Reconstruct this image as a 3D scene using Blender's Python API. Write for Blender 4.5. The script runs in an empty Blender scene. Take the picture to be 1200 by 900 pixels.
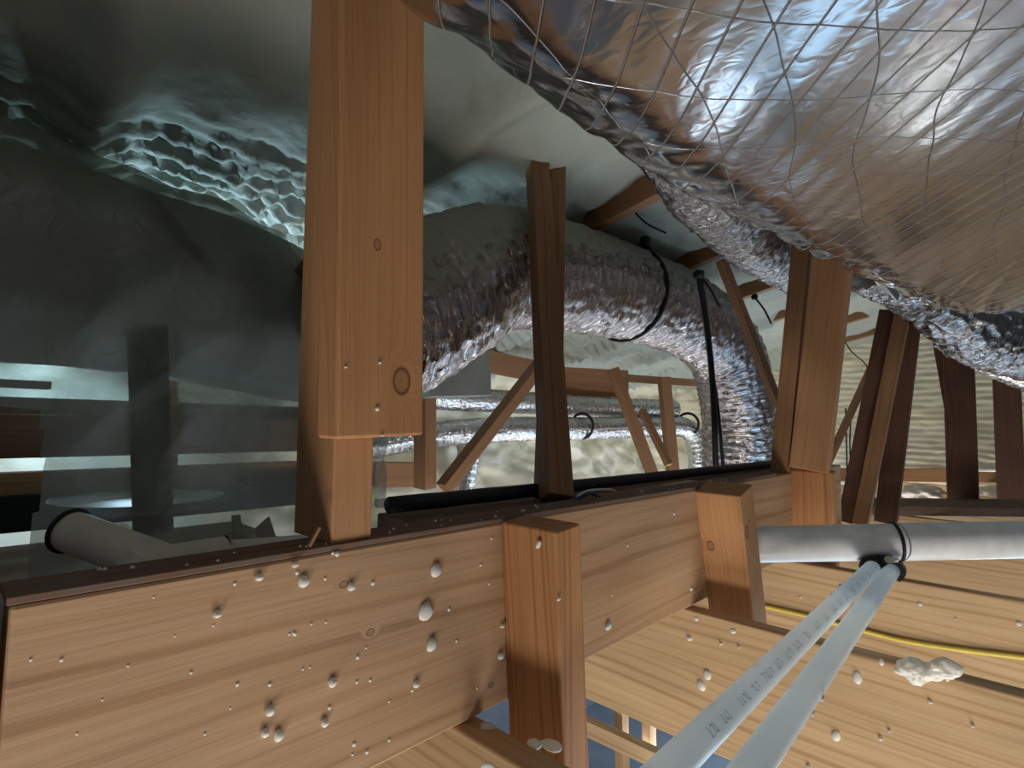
import bpy, bmesh, math, random
import numpy as np
from mathutils import Vector, Matrix, noise

random.seed(7)
np.random.seed(7)
scene = bpy.context.scene
C = scene.collection

# ------------------------------------------------------------------ camera
# World axes: X runs along the strongback beam, Y along the joists, Z up; the camera is the origin.
FPX = 650.0
AZ = math.radians(43.0)
PITCH = math.radians(3.87)
ROLL = math.radians(1.23)
Fh = Vector((math.cos(AZ), math.sin(AZ), 0))
Rh = Vector((math.sin(AZ), -math.cos(AZ), 0))
Fw = Fh * math.cos(PITCH) + Vector((0, 0, math.sin(PITCH)))
U0 = Rh.cross(Fw)
Rt = Rh * math.cos(ROLL) + U0 * math.sin(ROLL)
Up = U0 * math.cos(ROLL) - Rh * math.sin(ROLL)
cam = bpy.data.cameras.new('camera')
cam.sensor_width = 36.0
cam.lens = 36.0 * FPX / 1200.0
cam.clip_start = 0.01
camo = bpy.data.objects.new('camera', cam)
M = Matrix.Identity(4)
for i in range(3):
    M[i][0] = Rt[i]; M[i][1] = Up[i]; M[i][2] = -Fw[i]
camo.matrix_world = M
C.objects.link(camo)
scene.camera = camo

# ------------------------------------------------------------------ world, lights, exposure
world = bpy.data.worlds.new('world')
scene.world = world
world.use_nodes = True
bg = world.node_tree.nodes['Background']
bg.inputs[0].default_value = (0.55, 0.66, 0.80, 1)
bg.inputs[1].default_value = 0.10
vs = scene.view_settings
vs.view_transform = 'Standard'
vs.look = 'None'
vs.gamma = 1.0
vs.use_curve_mapping = False
vs.exposure = 0.0


def area(name, loc, target, sx, sy, power, col):
    l = bpy.data.lights.new(name, 'AREA')
    l.shape = 'RECTANGLE'
    l.size = sx; l.size_y = sy
    l.energy = power
    l.color = col
    o = bpy.data.objects.new(name, l)
    C.objects.link(o)
    o.location = loc
    d = Vector(target) - Vector(loc)
    o.rotation_euler = d.to_track_quat('-Z', 'Y').to_euler()
    return o


# daylight from the windows of the room below (behind the viewer and to the right), plus an added left fill
area('daylight_window_near', (0.55, -0.32, -1.85), (0.85, 0.5, -0.1), 1.2, 0.5, 26, (1.0, 0.96, 0.90))
area('added_fill_left', (-0.9, -0.22, -1.85), (0.9, 0.45, -0.2), 0.8, 0.4, 26, (1.0, 0.96, 0.90))  # fill light added to brighten the left faces of the blocks
area('daylight_window_right', (3.0, -0.2, -1.75), (1.2, 0.1, -0.1), 2.2, 1.5, 36, (0.42, 0.70, 1.0))
# daylight from the rooms below the far bays of the attic, plus an added floor fill
area('daylight_room_far', (2.7, 1.45, -1.35), (2.6, 1.5, 0.3), 1.6, 0.9, 16, (0.96, 0.97, 1.0))
area('daylight_gable_bay', (4.2, 0.1, -1.7), (4.9, 0.6, 0.1), 1.2, 1.0, 32, (1.0, 0.98, 0.90))
area('added_floor_fill', (5.6, 1.2, -1.3), (2.0, 1.5, -2.6), 1.2, 1.0, 30, (0.62, 0.80, 1.0))  # light added to brighten the floor of the room below
# work lamp standing in the eave behind the sheeted duct, plus an added backlight


def spot(name, loc, target, power, col, deg, r=0.03):
    l = bpy.data.lights.new(name, 'SPOT')
    l.energy = power; l.color = col; l.shadow_soft_size = r
    l.spot_size = math.radians(deg); l.spot_blend = 0.5
    o = bpy.data.objects.new(name, l); C.objects.link(o); o.location = loc
    o.rotation_euler = (Vector(target) - Vector(loc)).to_track_quat('-Z', 'Y').to_euler()
    return o


spot('eave_work_lamp', (0.50, 1.85, 0.16), (0.44, 1.25, 0.62), 26.0, (0.55, 0.82, 1.0), 95)
spot('added_sheet_backlight', (0.42, 1.80, -0.02), (0.36, 0.95, -0.15), 2.5, (0.55, 0.80, 1.0), 110)  # extra spot added to backlight the plastic sheet
spot('eave_floor_lamp', (0.30, 2.02, 0.22), (0.20, 2.25, -0.2), 12.0, (0.42, 0.72, 1.0), 130)

# ------------------------------------------------------------------ geometry helpers


def ray(px, py):
    return Fw + Rt * ((px - 600.0) / FPX) - Up * ((py - 450.0) / FPX)


def at(px, py, t):
    return ray(px, py) * t


def onX(px, py, X):
    d = ray(px, py); return d * (X / d.x)


def onY(px, py, Y):
    d = ray(px, py); return d * (Y / d.y)


def onZ(px, py, Z):
    d = ray(px, py); return d * (Z / d.z)


def tag(o, label=None, cat=None, group=None, kind=None):
    if label: o['label'] = label
    if cat: o['category'] = cat
    if group: o['group'] = group
    if kind: o['kind'] = kind
    return o


def mesh_obj(name, verts, faces, mat, parent=None, smooth=False, uvs=None, mw=None):
    me = bpy.data.meshes.new(name)
    me.from_pydata([tuple(v) for v in verts], [], [tuple(f) for f in faces])
    if smooth:
        me.polygons.foreach_set('use_smooth', [True] * len(me.polygons))
    if uvs is not None:
        uvl = me.uv_layers.new(name='UVMap')
        li = np.zeros(len(me.loops), dtype=np.int32)
        me.loops.foreach_get('vertex_index', li)
        uvl.data.foreach_set('uv', np.asarray(uvs, dtype=np.float32)[li].ravel())
    me.materials.append(mat)
    me.update()
    o = bpy.data.objects.new(name, me)
    C.objects.link(o)
    if mw is not None:
        o.matrix_world = mw
    if parent:
        o.parent = parent
        if mw is None:
            o.matrix_parent_inverse = parent.matrix_world.inverted()
    return o


def adopt(o, parent):
    """Parent o keeping its world placement (parent matrices are set explicitly)."""
    o.parent = parent
    o.matrix_parent_inverse = parent.matrix_world.inverted()
    return o


def bm_obj(name, bm, mat, parent=None, mw=None, smooth=False):
    me = bpy.data.meshes.new(name)
    bm.to_mesh(me); bm.free()
    if smooth:
        me.polygons.foreach_set('use_smooth', [True] * len(me.polygons))
    me.materials.append(mat)
    o = bpy.data.objects.new(name, me)
    C.objects.link(o)
    if mw is not None: o.matrix_world = mw
    if parent: adopt(o, parent)
    return o


def frame_from(p0, p1, hint):
    p0 = Vector(p0); p1 = Vector(p1); hint = Vector(hint)
    x = (p1 - p0).normalized()
    z = (hint - x * hint.dot(x)).normalized()
    y = z.cross(x)
    m = Matrix.Identity(4)
    for i in range(3):
        m[i][0] = x[i]; m[i][1] = y[i]; m[i][2] = z[i]; m[i][3] = p0[i]
    return m, (p1 - p0).length


def board(name, p0, p1, wy, wz, hint, mat, label=None, cat=None, group=None, parent=None, bev=0.002, wob=0.0, skew0=0.0, skew1=0.0):
    """A sawn board from p0 to p1 (centre line); wz measured along hint, wy across; worn edges and cut ends."""
    m, L = frame_from(p0, p1, hint)
    bm = bmesh.new()
    n = max(2, int(L / 0.12)) if wob else 1
    rng = random.Random(hash((round(L, 3), round(wy, 3), name)) & 0xffff)
    rings = []
    for i in range(n + 1):
        x = L * i / n
        dy = wob * math.sin(i * 1.3 + L * 7) if wob else 0
        dz = wob * math.cos(i * 0.9 + L * 3) if wob else 0
        sk = skew0 if i == 0 else (skew1 if i == n else 0)
        rings.append([bm.verts.new((x + sk * cz, cy * wy / 2 + dy, cz * wz / 2 + dz)) for cy, cz in ((-1, -1), (1, -1), (1, 1), (-1, 1))])
    for i in range(n):
        for k in range(4):
            bm.faces.new((rings[i][k], rings[i][(k + 1) % 4], rings[i + 1][(k + 1) % 4], rings[i + 1][k]))
    bm.faces.new(rings[0][::-1]); bm.faces.new(rings[-1])
    bmesh.ops.recalc_face_normals(bm, faces=bm.faces)
    if bev:
        long_e = [e for e in bm.edges if len(e.link_faces) == 2 and e.link_faces[0].normal.angle(e.link_faces[1].normal, 0) > 0.6]
        bmesh.ops.bevel(bm, geom=long_e, offset=bev, segments=2, affect='EDGES', profile=0.5)
    o = bm_obj(name, bm, mat, mw=m)
    if parent: adopt(o, parent)
    if label: tag(o, label, cat, group)
    return o


def catmull(pts, n):
    P = [Vector(p) for p in pts]
    P = [P[0] * 2 - P[1]] + P + [P[-1] * 2 - P[-2]]
    seg = len(P) - 3
    out = []
    for i in range(n + 1):
        u = i / n * seg
        k = min(int(u), seg - 1); t = u - k
        a, b, c, d = P[k:k + 4]
        out.append(0.5 * ((2 * b) + (c - a) * t + (2 * a - 5 * b + 4 * c - d) * t * t + (3 * b - a - 3 * c + d) * t ** 3))
    # even spacing
    L = [0]
    for i in range(n): L.append(L[-1] + (out[i + 1] - out[i]).length)
    res = []
    j = 0
    for i in range(n + 1):
        s = L[-1] * i / n
        while j < n - 1 and L[j + 1] < s: j += 1
        f = (s - L[j]) / max(1e-9, L[j + 1] - L[j])
        res.append(out[j].lerp(out[j + 1], min(1, f)))
    return res, L[-1]


def sweep(name, pts, rad, mat, nl=40, ns=16, parent=None, rfn=None, hint=(0, 0, 1), caps=True, smooth=True, straight=False, sq=(1, 1)):
    """A tube along a path. rad: float or function of s in 0..1; rfn(s_metres, angle, s) adds to the radius."""
    if straight:
        a, b = Vector(pts[0]), Vector(pts[-1])
        path = [a.lerp(b, i / nl) for i in range(nl + 1)]; L = (b - a).length
    else:
        path, L = catmull(pts, nl)
    up = Vector(hint)
    verts = []; uvs = []
    for i, p in enumerate(path):
        t = (path[min(i + 1, nl)] - path[max(i - 1, 0)]).normalized()
        up = (up - t * up.dot(t)).normalized()
        sd = t.cross(up)
        s = i / nl
        r0 = rad(s) if callable(rad) else rad
        for k in range(ns):
            a = 2 * math.pi * k / ns
            r = r0 + (rfn(s * L, a, s) if rfn else 0)
            verts.append(p + sd * (math.cos(a) * r * sq[0]) + up * (math.sin(a) * r * sq[1]))
            uvs.append((s * L, k / ns))
    faces = []
    for i in range(nl):
        for k in range(ns):
            k2 = (k + 1) % ns
            faces.append((i * ns + k, (i + 1) * ns + k, (i + 1) * ns + k2, i * ns + k2))
    if caps:
        faces.append(tuple(range(ns)))
        faces.append(tuple(nl * ns + k for k in range(ns))[::-1])
    o = mesh_obj(name, verts, faces, mat, parent=parent, smooth=smooth, uvs=uvs)
    return o


def fn(x, y, z, o=3):
    return noise.fractal(Vector((x, y, z)), 1.0, 2.0, o)


# ------------------------------------------------------------------ materials


def mat_new(name):
    m = bpy.data.materials.new(name)
    m.use_nodes = True
    nt = m.node_tree
    for n in list(nt.nodes): nt.nodes.remove(n)
    out = nt.nodes.new('ShaderNodeOutputMaterial')
    b = nt.nodes.new('ShaderNodeBsdfPrincipled')
    nt.links.new(b.outputs[0], out.inputs[0])
    return m, nt, b, out


def nd(nt, t, **kw):
    n = nt.nodes.new(t)
    for k, v in kw.items():
        if k.startswith('i_'):
            n.inputs[k[2:]].default_value = v
        elif k.startswith('n_'):
            n.inputs[int(k[2:])].default_value = v
        else:
            setattr(n, k, v)
    return n


def ramp(nt, fac, stops):
    r = nt.nodes.new('ShaderNodeValToRGB')
    e = r.color_ramp.elements
    while len(e) < len(stops): e.new(0.5)
    for i, (p, c) in enumerate(stops):
        e[i].position = p
        e[i].color = c if len(c) == 4 else (*c, 1)
    if fac is not None: nt.links.new(fac, r.inputs[0])
    return r


def wood(name, light, mid, dark, ring=26.0, off=(0.0, 0.35, -0.22), knots=(), rough=0.62, dust=0.0, contrast=1.0, stretch=0.10):
    """Sawn softwood: growth rings cut at a shallow angle, fine pores, knots given in the board's own coordinates."""
    m, nt, b, out = mat_new(name)
    L = nt.links
    tc = nd(nt, 'ShaderNodeTexCoord')
    info = nd(nt, 'ShaderNodeObjectInfo')
    rnd = nd(nt, 'ShaderNodeVectorMath', operation='SCALE')
    comb = nd(nt, 'ShaderNodeCombineXYZ', n_0=3.1, n_1=0.06, n_2=0.05)
    L.new(comb.outputs[0], rnd.inputs[0]); L.new(info.outputs['Random'], rnd.inputs['Scale'])
    add = nd(nt, 'ShaderNodeVectorMath', operation='ADD')
    L.new(tc.outputs['Object'], add.inputs[0]); L.new(rnd.outputs[0], add.inputs[1])
    src = add.outputs[0]
    kd = None
    # knots push the grain aside and darken the wood
    for (kx, ky, kz, kr) in knots:
        dv = nd(nt, 'ShaderNodeVectorMath', operation='SUBTRACT', n_1=(kx, ky, kz))
        L.new(tc.outputs['Object'], dv.inputs[0])
        sc = nd(nt, 'ShaderNodeVectorMath', operation='MULTIPLY', n_1=(0.75, 1, 1))
        L.new(dv.outputs[0], sc.inputs[0])
        ln = nd(nt, 'ShaderNodeVectorMath', operation='LENGTH')
        L.new(sc.outputs[0], ln.inputs[0])
        rr = nd(nt, 'ShaderNodeMapRange', interpolation_type='SMOOTHSTEP')
        rr.inputs['From Min'].default_value = 0
        rr.inputs['From Max'].default_value = kr * 2.6
        rr.inputs['To Min'].default_value = 0.016
        rr.inputs['To Max'].default_value = 0
        L.new(ln.outputs['Value'], rr.inputs[0])
        push = nd(nt, 'ShaderNodeCombineXYZ')
        L.new(rr.outputs[0], push.inputs[2]); L.new(rr.outputs[0], push.inputs[1])
        a2 = nd(nt, 'ShaderNodeVectorMath', operation='ADD')
        L.new(src, a2.inputs[0]); L.new(push.outputs[0], a2.inputs[1])
        src = a2.outputs[0]
        kk = ramp(nt, None, [(0.0, (0.5,) * 3), (0.2, (0.25,) * 3), (0.62, (0.35,) * 3), (0.82, (0.95,) * 3), (1.0, (0,) * 3)])
        dvd = nd(nt, 'ShaderNodeMath', operation='DIVIDE', n_1=kr)
        L.new(ln.outputs['Value'], dvd.inputs[0]); L.new(dvd.outputs[0], kk.inputs[0])
        if kd is None: kd = kk.outputs[0]
        else:
            mx = nd(nt, 'ShaderNodeMath', operation='MAXIMUM')
            L.new(kd, mx.inputs[0]); L.new(kk.outputs[0], mx.inputs[1]); kd = mx.outputs[0]
    mp = nd(nt, 'ShaderNodeMapping')
    mp.inputs['Location'].default_value = off
    mp.inputs['Scale'].default_value = (stretch, 1.0, 1.0)
    L.new(src, mp.inputs[0])
    # irregular growth rings: 1-D noise over the distance from the pith, with the pith wandering along the board
    low = nd(nt, 'ShaderNodeTexNoise', i_Scale=7.0, i_Detail=2.0)
    L.new(mp.outputs[0], low.inputs[0])
    sp = nd(nt, 'ShaderNodeSeparateXYZ'); L.new(mp.outputs[0], sp.inputs[0])
    cb = nd(nt, 'ShaderNodeCombineXYZ'); L.new(sp.outputs[1], cb.inputs[1]); L.new(sp.outputs[2], cb.inputs[2])
    ln0 = nd(nt, 'ShaderNodeVectorMath', operation='LENGTH'); L.new(cb.outputs[0], ln0.inputs[0])
    rad_ = nd(nt, 'ShaderNodeMath', operation='MULTIPLY_ADD', n_1=0.075); L.new(low.outputs[0], rad_.inputs[0]); L.new(ln0.outputs['Value'], rad_.inputs[2])
    wsc = nd(nt, 'ShaderNodeMath', operation='MULTIPLY', n_1=ring * 5.0); L.new(rad_.outputs[0], wsc.inputs[0])
    wv = nd(nt, 'ShaderNodeTexNoise', noise_dimensions='1D', i_Scale=1.0, i_Detail=2.0, i_Roughness=0.5)
    L.new(wsc.outputs[0], wv.inputs['W'])
    # fine pores along the grain
    mp2 = nd(nt, 'ShaderNodeMapping')
    mp2.inputs['Scale'].default_value = (6, 260, 260)
    L.new(src, mp2.inputs[0])
    n2 = nd(nt, 'ShaderNodeTexNoise', i_Scale=1.0, i_Detail=3.0)
    L.new(mp2.outputs[0], n2.inputs[0])
    mp3 = nd(nt, 'ShaderNodeMapping')
    mp3.inputs['Scale'].default_value = (2.2, 14, 14)
    L.new(src, mp3.inputs[0])
    n3 = nd(nt, 'ShaderNodeTexNoise', i_Scale=1.0, i_Detail=3.0)
    L.new(mp3.outputs[0], n3.inputs[0])
    c1 = ramp(nt, wv.outputs[0], [(0.0, light), (0.46, light), (0.60, mid), (0.74, [0.45 * a + 0.55 * c for a, c in zip(mid, dark)])])
    flat = nd(nt, 'ShaderNodeMix', data_type='RGBA', blend_type='MIX')
    flat.inputs[0].default_value = contrast
    flat.inputs[6].default_value = (*[(a + c) / 2 for a, c in zip(light, mid)], 1)
    L.new(c1.outputs[0], flat.inputs[7])
    mxb = nd(nt, 'ShaderNodeMix', data_type='RGBA', blend_type='MULTIPLY')
    mxb.inputs[0].default_value = 1.0
    r2 = ramp(nt, n2.outputs[0], [(0.25, (0.90,) * 3), (0.6, (1.03,) * 3)])
    L.new(flat.outputs[2], mxb.inputs[6]); L.new(r2.outputs[0], mxb.inputs[7])
    mxc = nd(nt, 'ShaderNodeMix', data_type='RGBA', blend_type='MULTIPLY')
    mxc.inputs[0].default_value = 1.0
    r3 = ramp(nt, n3.outputs[0], [(0.3, (0.80, 0.76, 0.72)), (0.7, (1.08, 1.06, 1.04))])
    L.new(mxb.outputs[2], mxc.inputs[6]); L.new(r3.outputs[0], mxc.inputs[7])
    col = mxc.outputs[2]
    if kd is not None:
        mk = nd(nt, 'ShaderNodeMix', data_type='RGBA', blend_type='MIX')
        mk.inputs[7].default_value = (dark[0] * 0.30, dark[1] * 0.24, dark[2] * 0.22, 1)
        L.new(kd, mk.inputs[0]); L.new(col, mk.inputs[6]); col = mk.outputs[2]
    if dust:
        n4 = nd(nt, 'ShaderNodeTexNoise', i_Scale=38.0, i_Detail=5.0)
        L.new(tc.outputs['Object'], n4.inputs[0])
        r4 = ramp(nt, n4.outputs[0], [(0.42, (0,) * 3), (0.72, (dust,) * 3)])
        md = nd(nt, 'ShaderNodeMix', data_type='RGBA', blend_type='MIX')
        md.inputs[7].default_value = (0.16, 0.13, 0.11, 1)
        L.new(r4.outputs[0], md.inputs[0]); L.new(col, md.inputs[6]); col = md.outputs[2]
    L.new(col, b.inputs['Base Color'])
    b.inputs['Roughness'].default_value = rough
    b.inputs['Specular IOR Level'].default_value = 0.3
    bp = nd(nt, 'ShaderNodeBump', i_Strength=0.25, i_Distance=0.0012)
    L.new(n2.outputs[0], bp.inputs['Height'])
    L.new(bp.outputs[0], b.inputs['Normal'])
    return m


LT, MD, DK = (0.50, 0.285, 0.130), (0.42, 0.215, 0.085), (0.235, 0.105, 0.040)
W_beam = wood('pine_strongback', (0.49, 0.315, 0.185), (0.45, 0.275, 0.150), (0.27, 0.145, 0.072), ring=11, off=(0.15, 0.02, 0.16), contrast=0.75, stretch=0.16,
              knots=((0.25, -0.02, 0.080, 0.0042), (0.283, -0.02, 0.025, 0.0042), (0.463, -0.02, -0.085, 0.004)))
W_post = wood('orange_fir_post', (0.48, 0.245, 0.110), (0.45, 0.220, 0.095), (0.35, 0.155, 0.062), ring=60, off=(0.1, 0.22, 0.5), contrast=0.7,
              knots=((0.056, 0.0185, 0.022, 0.012), (0.19, 0.0185, -0.008, 0.005)))
W_post2 = wood('fir_stub_post', (0.48, 0.26, 0.125), (0.45, 0.235, 0.11), (0.35, 0.165, 0.07), ring=60, off=(0.1, 0.2, 0.35), contrast=0.7)
W_block = wood('red_fir_block', (0.47, 0.235, 0.098), (0.40, 0.180, 0.068), (0.27, 0.108, 0.038), ring=34, off=(0.2, 0.35, 0.22), contrast=0.8)
W_block2 = wood('knotted_fir_block', (0.47, 0.250, 0.110), (0.43, 0.210, 0.085), (0.30, 0.130, 0.050), ring=34, off=(0.2, 0.2, 0.22), contrast=0.7,
                knots=((0.115, 0.025, -0.035, 0.009), (0.08, -0.046, -0.02, 0.011)))
W_joist = wood('yellow_pine_joist', (0.60, 0.42, 0.235), (0.53, 0.345, 0.175), (0.36, 0.210, 0.095), ring=15, off=(0.3, 0.01, 0.17), contrast=0.85, stretch=0.14)
W_web = wood('web_timber', (0.32, 0.172, 0.088), (0.275, 0.138, 0.066), (0.18, 0.082, 0.036), ring=44, off=(0.1, 0.2, 0.3), contrast=0.7)
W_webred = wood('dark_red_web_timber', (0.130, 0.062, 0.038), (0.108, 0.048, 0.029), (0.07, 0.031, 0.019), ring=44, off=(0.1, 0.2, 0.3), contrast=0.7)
W_dusty = wood('dusty_plank_timber', (0.21, 0.125, 0.082), (0.175, 0.10, 0.066), (0.11, 0.06, 0.04), ring=18, dust=0.85, rough=0.9, contrast=0.8)


def simple(name, col, rough=0.5, metal=0.0, spec=0.5, bump=None):
    m, nt, b, out = mat_new(name)
    b.inputs['Base Color'].default_value = (*col, 1)
    b.inputs['Roughness'].default_value = rough
    b.inputs['Metallic'].default_value = metal
    b.inputs['Specular IOR Level'].default_value = spec
    tc = nd(nt, 'ShaderNodeTexCoord')
    n = nd(nt, 'ShaderNodeTexNoise', i_Scale=bump[0] if bump else 40.0, i_Detail=4.0)
    nt.links.new(tc.outputs['Object'], n.inputs[0])
    mx = nd(nt, 'ShaderNodeMix', data_type='RGBA', blend_type='MULTIPLY')
    mx.inputs[0].default_value = 1.0
    mx.inputs[6].default_value = (*col, 1)
    r = ramp(nt, n.outputs[0], [(0.3, (0.86,) * 3), (0.7, (1.05,) * 3)])
    nt.links.new(r.outputs[0], mx.inputs[7]); nt.links.new(mx.outputs[2], b.inputs['Base Color'])
    if bump:
        bp = nd(nt, 'ShaderNodeBump', i_Strength=bump[1], i_Distance=bump[2])
        nt.links.new(n.outputs[0], bp.inputs['Height']); nt.links.new(bp.outputs[0], b.inputs['Normal'])
    return m


def foam_mat(name, c0, c1, yellow):
    m, nt, b, out = mat_new(name)
    L = nt.links
    tc = nd(nt, 'ShaderNodeTexCoord')
    n = nd(nt, 'ShaderNodeTexNoise', i_Scale=4.5, i_Detail=5.0, i_Roughness=0.6)
    L.new(tc.outputs['Object'], n.inputs[0])
    r = ramp(nt, n.outputs[0], [(0.3, c0), (0.52, c1), (0.75, yellow)])
    L.new(r.outputs[0], b.inputs['Base Color'])
    b.inputs['Roughness'].default_value = 0.85
    b.inputs['Specular IOR Level'].default_value = 0.25
    n2 = nd(nt, 'ShaderNodeTexNoise', i_Scale=55.0, i_Detail=5.0)
    L.new(tc.outputs['Object'], n2.inputs[0])
    v = nd(nt, 'ShaderNodeTexVoronoi', i_Scale=28.0, feature='SMOOTH_F1')
    L.new(tc.outputs['Object'], v.inputs[0])
    ad = nd(nt, 'ShaderNodeMath', operation='ADD')
    L.new(n2.outputs[0], ad.inputs[0]); L.new(v.outputs[0], ad.inputs[1])
    bp = nd(nt, 'ShaderNodeBump', i_Strength=0.35, i_Distance=0.008)
    L.new(ad.outputs[0], bp.inputs['Height']); L.new(bp.outputs[0], b.inputs['Normal'])
    return m


FOAM_SHADED = foam_mat('shaded_spray_foam', (0.33, 0.355, 0.315), (0.38, 0.40, 0.345), (0.43, 0.42, 0.32))  # roof foam toned down from its true paleness: shade put into the colour
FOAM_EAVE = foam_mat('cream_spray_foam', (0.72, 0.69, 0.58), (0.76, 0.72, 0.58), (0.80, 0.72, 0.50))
FOAM_BEAD = simple('foam_bead', (0.93, 0.92, 0.84), 0.45, bump=(300, 0.2, 0.001))
_nt = FOAM_BEAD.node_tree
_b = [n for n in _nt.nodes if n.type == 'BSDF_PRINCIPLED'][0]
_o = [n for n in _nt.nodes if n.type == 'OUTPUT_MATERIAL'][0]
_t = _nt.nodes.new('ShaderNodeBsdfTranslucent'); _t.inputs[0].default_value = (0.85, 0.82, 0.70, 1)
_m = _nt.nodes.new('ShaderNodeMixShader'); _m.inputs[0].default_value = 0.25
_nt.links.new(_b.outputs[0], _m.inputs[1]); _nt.links.new(_t.outputs[0], _m.inputs[2]); _nt.links.new(_m.outputs[0], _o.inputs[0])


def foil(name, base, rough, crumple, bdist, scrim=None):
    m, nt, b, out = mat_new(name)
    L = nt.links
    b.inputs['Metallic'].default_value = 1.0
    b.inputs['Base Color'].default_value = (*base, 1)
    b.inputs['Roughness'].default_value = rough
    tc = nd(nt, 'ShaderNodeTexCoord')
    n = nd(nt, 'ShaderNodeTexNoise', i_Scale=crumple[0], i_Detail=4.0, i_Roughness=0.6, i_Distortion=crumple[1])
    L.new(tc.outputs['Object'], n.inputs[0])
    v = nd(nt, 'ShaderNodeTexVoronoi', feature='DISTANCE_TO_EDGE', i_Scale=crumple[0] * 1.7)
    nd_v = nd(nt, 'ShaderNodeVectorMath', operation='ADD')
    L.new(tc.outputs['Object'], nd_v.inputs[0]); L.new(n.outputs['Color'], nd_v.inputs[1])
    L.new(nd_v.outputs[0], v.inputs[0])
    h = nd(nt, 'ShaderNodeMath', operation='MULTIPLY_ADD', n_1=0.25)
    L.new(v.outputs['Distance'], h.inputs[0]); L.new(n.outputs[0], h.inputs[2])
    height = h.outputs[0]
    if scrim:
        sep = nd(nt, 'ShaderNodeSeparateXYZ')
        uv = nd(nt, 'ShaderNodeUVMap', uv_map='UVMap')
        wob = nd(nt, 'ShaderNodeTexNoise', i_Scale=3.0, i_Detail=2.0)
        L.new(tc.outputs['Object'], wob.inputs[0])
        L.new(uv.outputs[0], sep.inputs[0])
        tot = None
        for (cu, cv, w, amp, wamp) in scrim:
            m1 = nd(nt, 'ShaderNodeMath', operation='MULTIPLY', n_1=cu); L.new(sep.outputs[0], m1.inputs[0])
            m2 = nd(nt, 'ShaderNodeMath', operation='MULTIPLY_ADD', n_1=cv); L.new(sep.outputs[1], m2.inputs[0]); L.new(m1.outputs[0], m2.inputs[2])
            m3 = nd(nt, 'ShaderNodeMath', operation='MULTIPLY_ADD', n_1=wamp); L.new(wob.outputs[0], m3.inputs[0]); L.new(m2.outputs[0], m3.inputs[2])
            fr = nd(nt, 'ShaderNodeMath', operation='PINGPONG', n_1=0.5); L.new(m3.outputs[0], fr.inputs[0])
            mr = nd(nt, 'ShaderNodeMapRange', interpolation_type='SMOOTHSTEP')
            mr.inputs['From Min'].default_value = 0; mr.inputs['From Max'].default_value = w
            mr.inputs['To Min'].default_value = amp; mr.inputs['To Max'].default_value = 0
            L.new(fr.outputs[0], mr.inputs[0])
            if tot is None: tot = mr.outputs[0]
            else:
                mx = nd(nt, 'ShaderNodeMath', operation='MAXIMUM'); L.new(tot, mx.inputs[0]); L.new(mr.outputs[0], mx.inputs[1]); tot = mx.outputs[0]
        bp0 = nd(nt, 'ShaderNodeBump', i_Strength=0.9, i_Distance=0.0022)
        L.new(tot, bp0.inputs['Height'])
        bp = nd(nt, 'ShaderNodeBump', i_Strength=crumple[2], i_Distance=bdist)
        L.new(height, bp.inputs['Height']); L.new(bp0.outputs[0], bp.inputs['Normal'])
        # glass-fibre scrim under the film reads paler and duller
        mc = nd(nt, 'ShaderNodeMix', data_type='RGBA', blend_type='MIX')
        mc.inputs[6].default_value = (*base, 1); mc.inputs[7].default_value = (0.74, 0.73, 0.70, 1)
        L.new(tot, mc.inputs[0]); L.new(mc.outputs[2], b.inputs['Base Color'])
        mr2 = nd(nt, 'ShaderNodeMath', operation='MULTIPLY_ADD', n_1=0.25, n_2=rough); L.new(tot, mr2.inputs[0])
        L.new(mr2.outputs[0], b.inputs['Roughness'])
    else:
        bp = nd(nt, 'ShaderNodeBump', i_Strength=crumple[2], i_Distance=bdist)
        L.new(height, bp.inputs['Height'])
    L.new(bp.outputs[0], b.inputs['Normal'])
    return m


FOIL_BIG = foil('scrim_foil', (0.42, 0.415, 0.41), 0.19, (6.0, 0.3, 0.25), 0.006,
                scrim=((24.0, 24.0, 0.038, 1.0, 0.25), (3.0, 17.0, 0.012, 0.32, 1.3), (9.0, -12.0, 0.010, 0.22, 1.0)))


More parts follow.
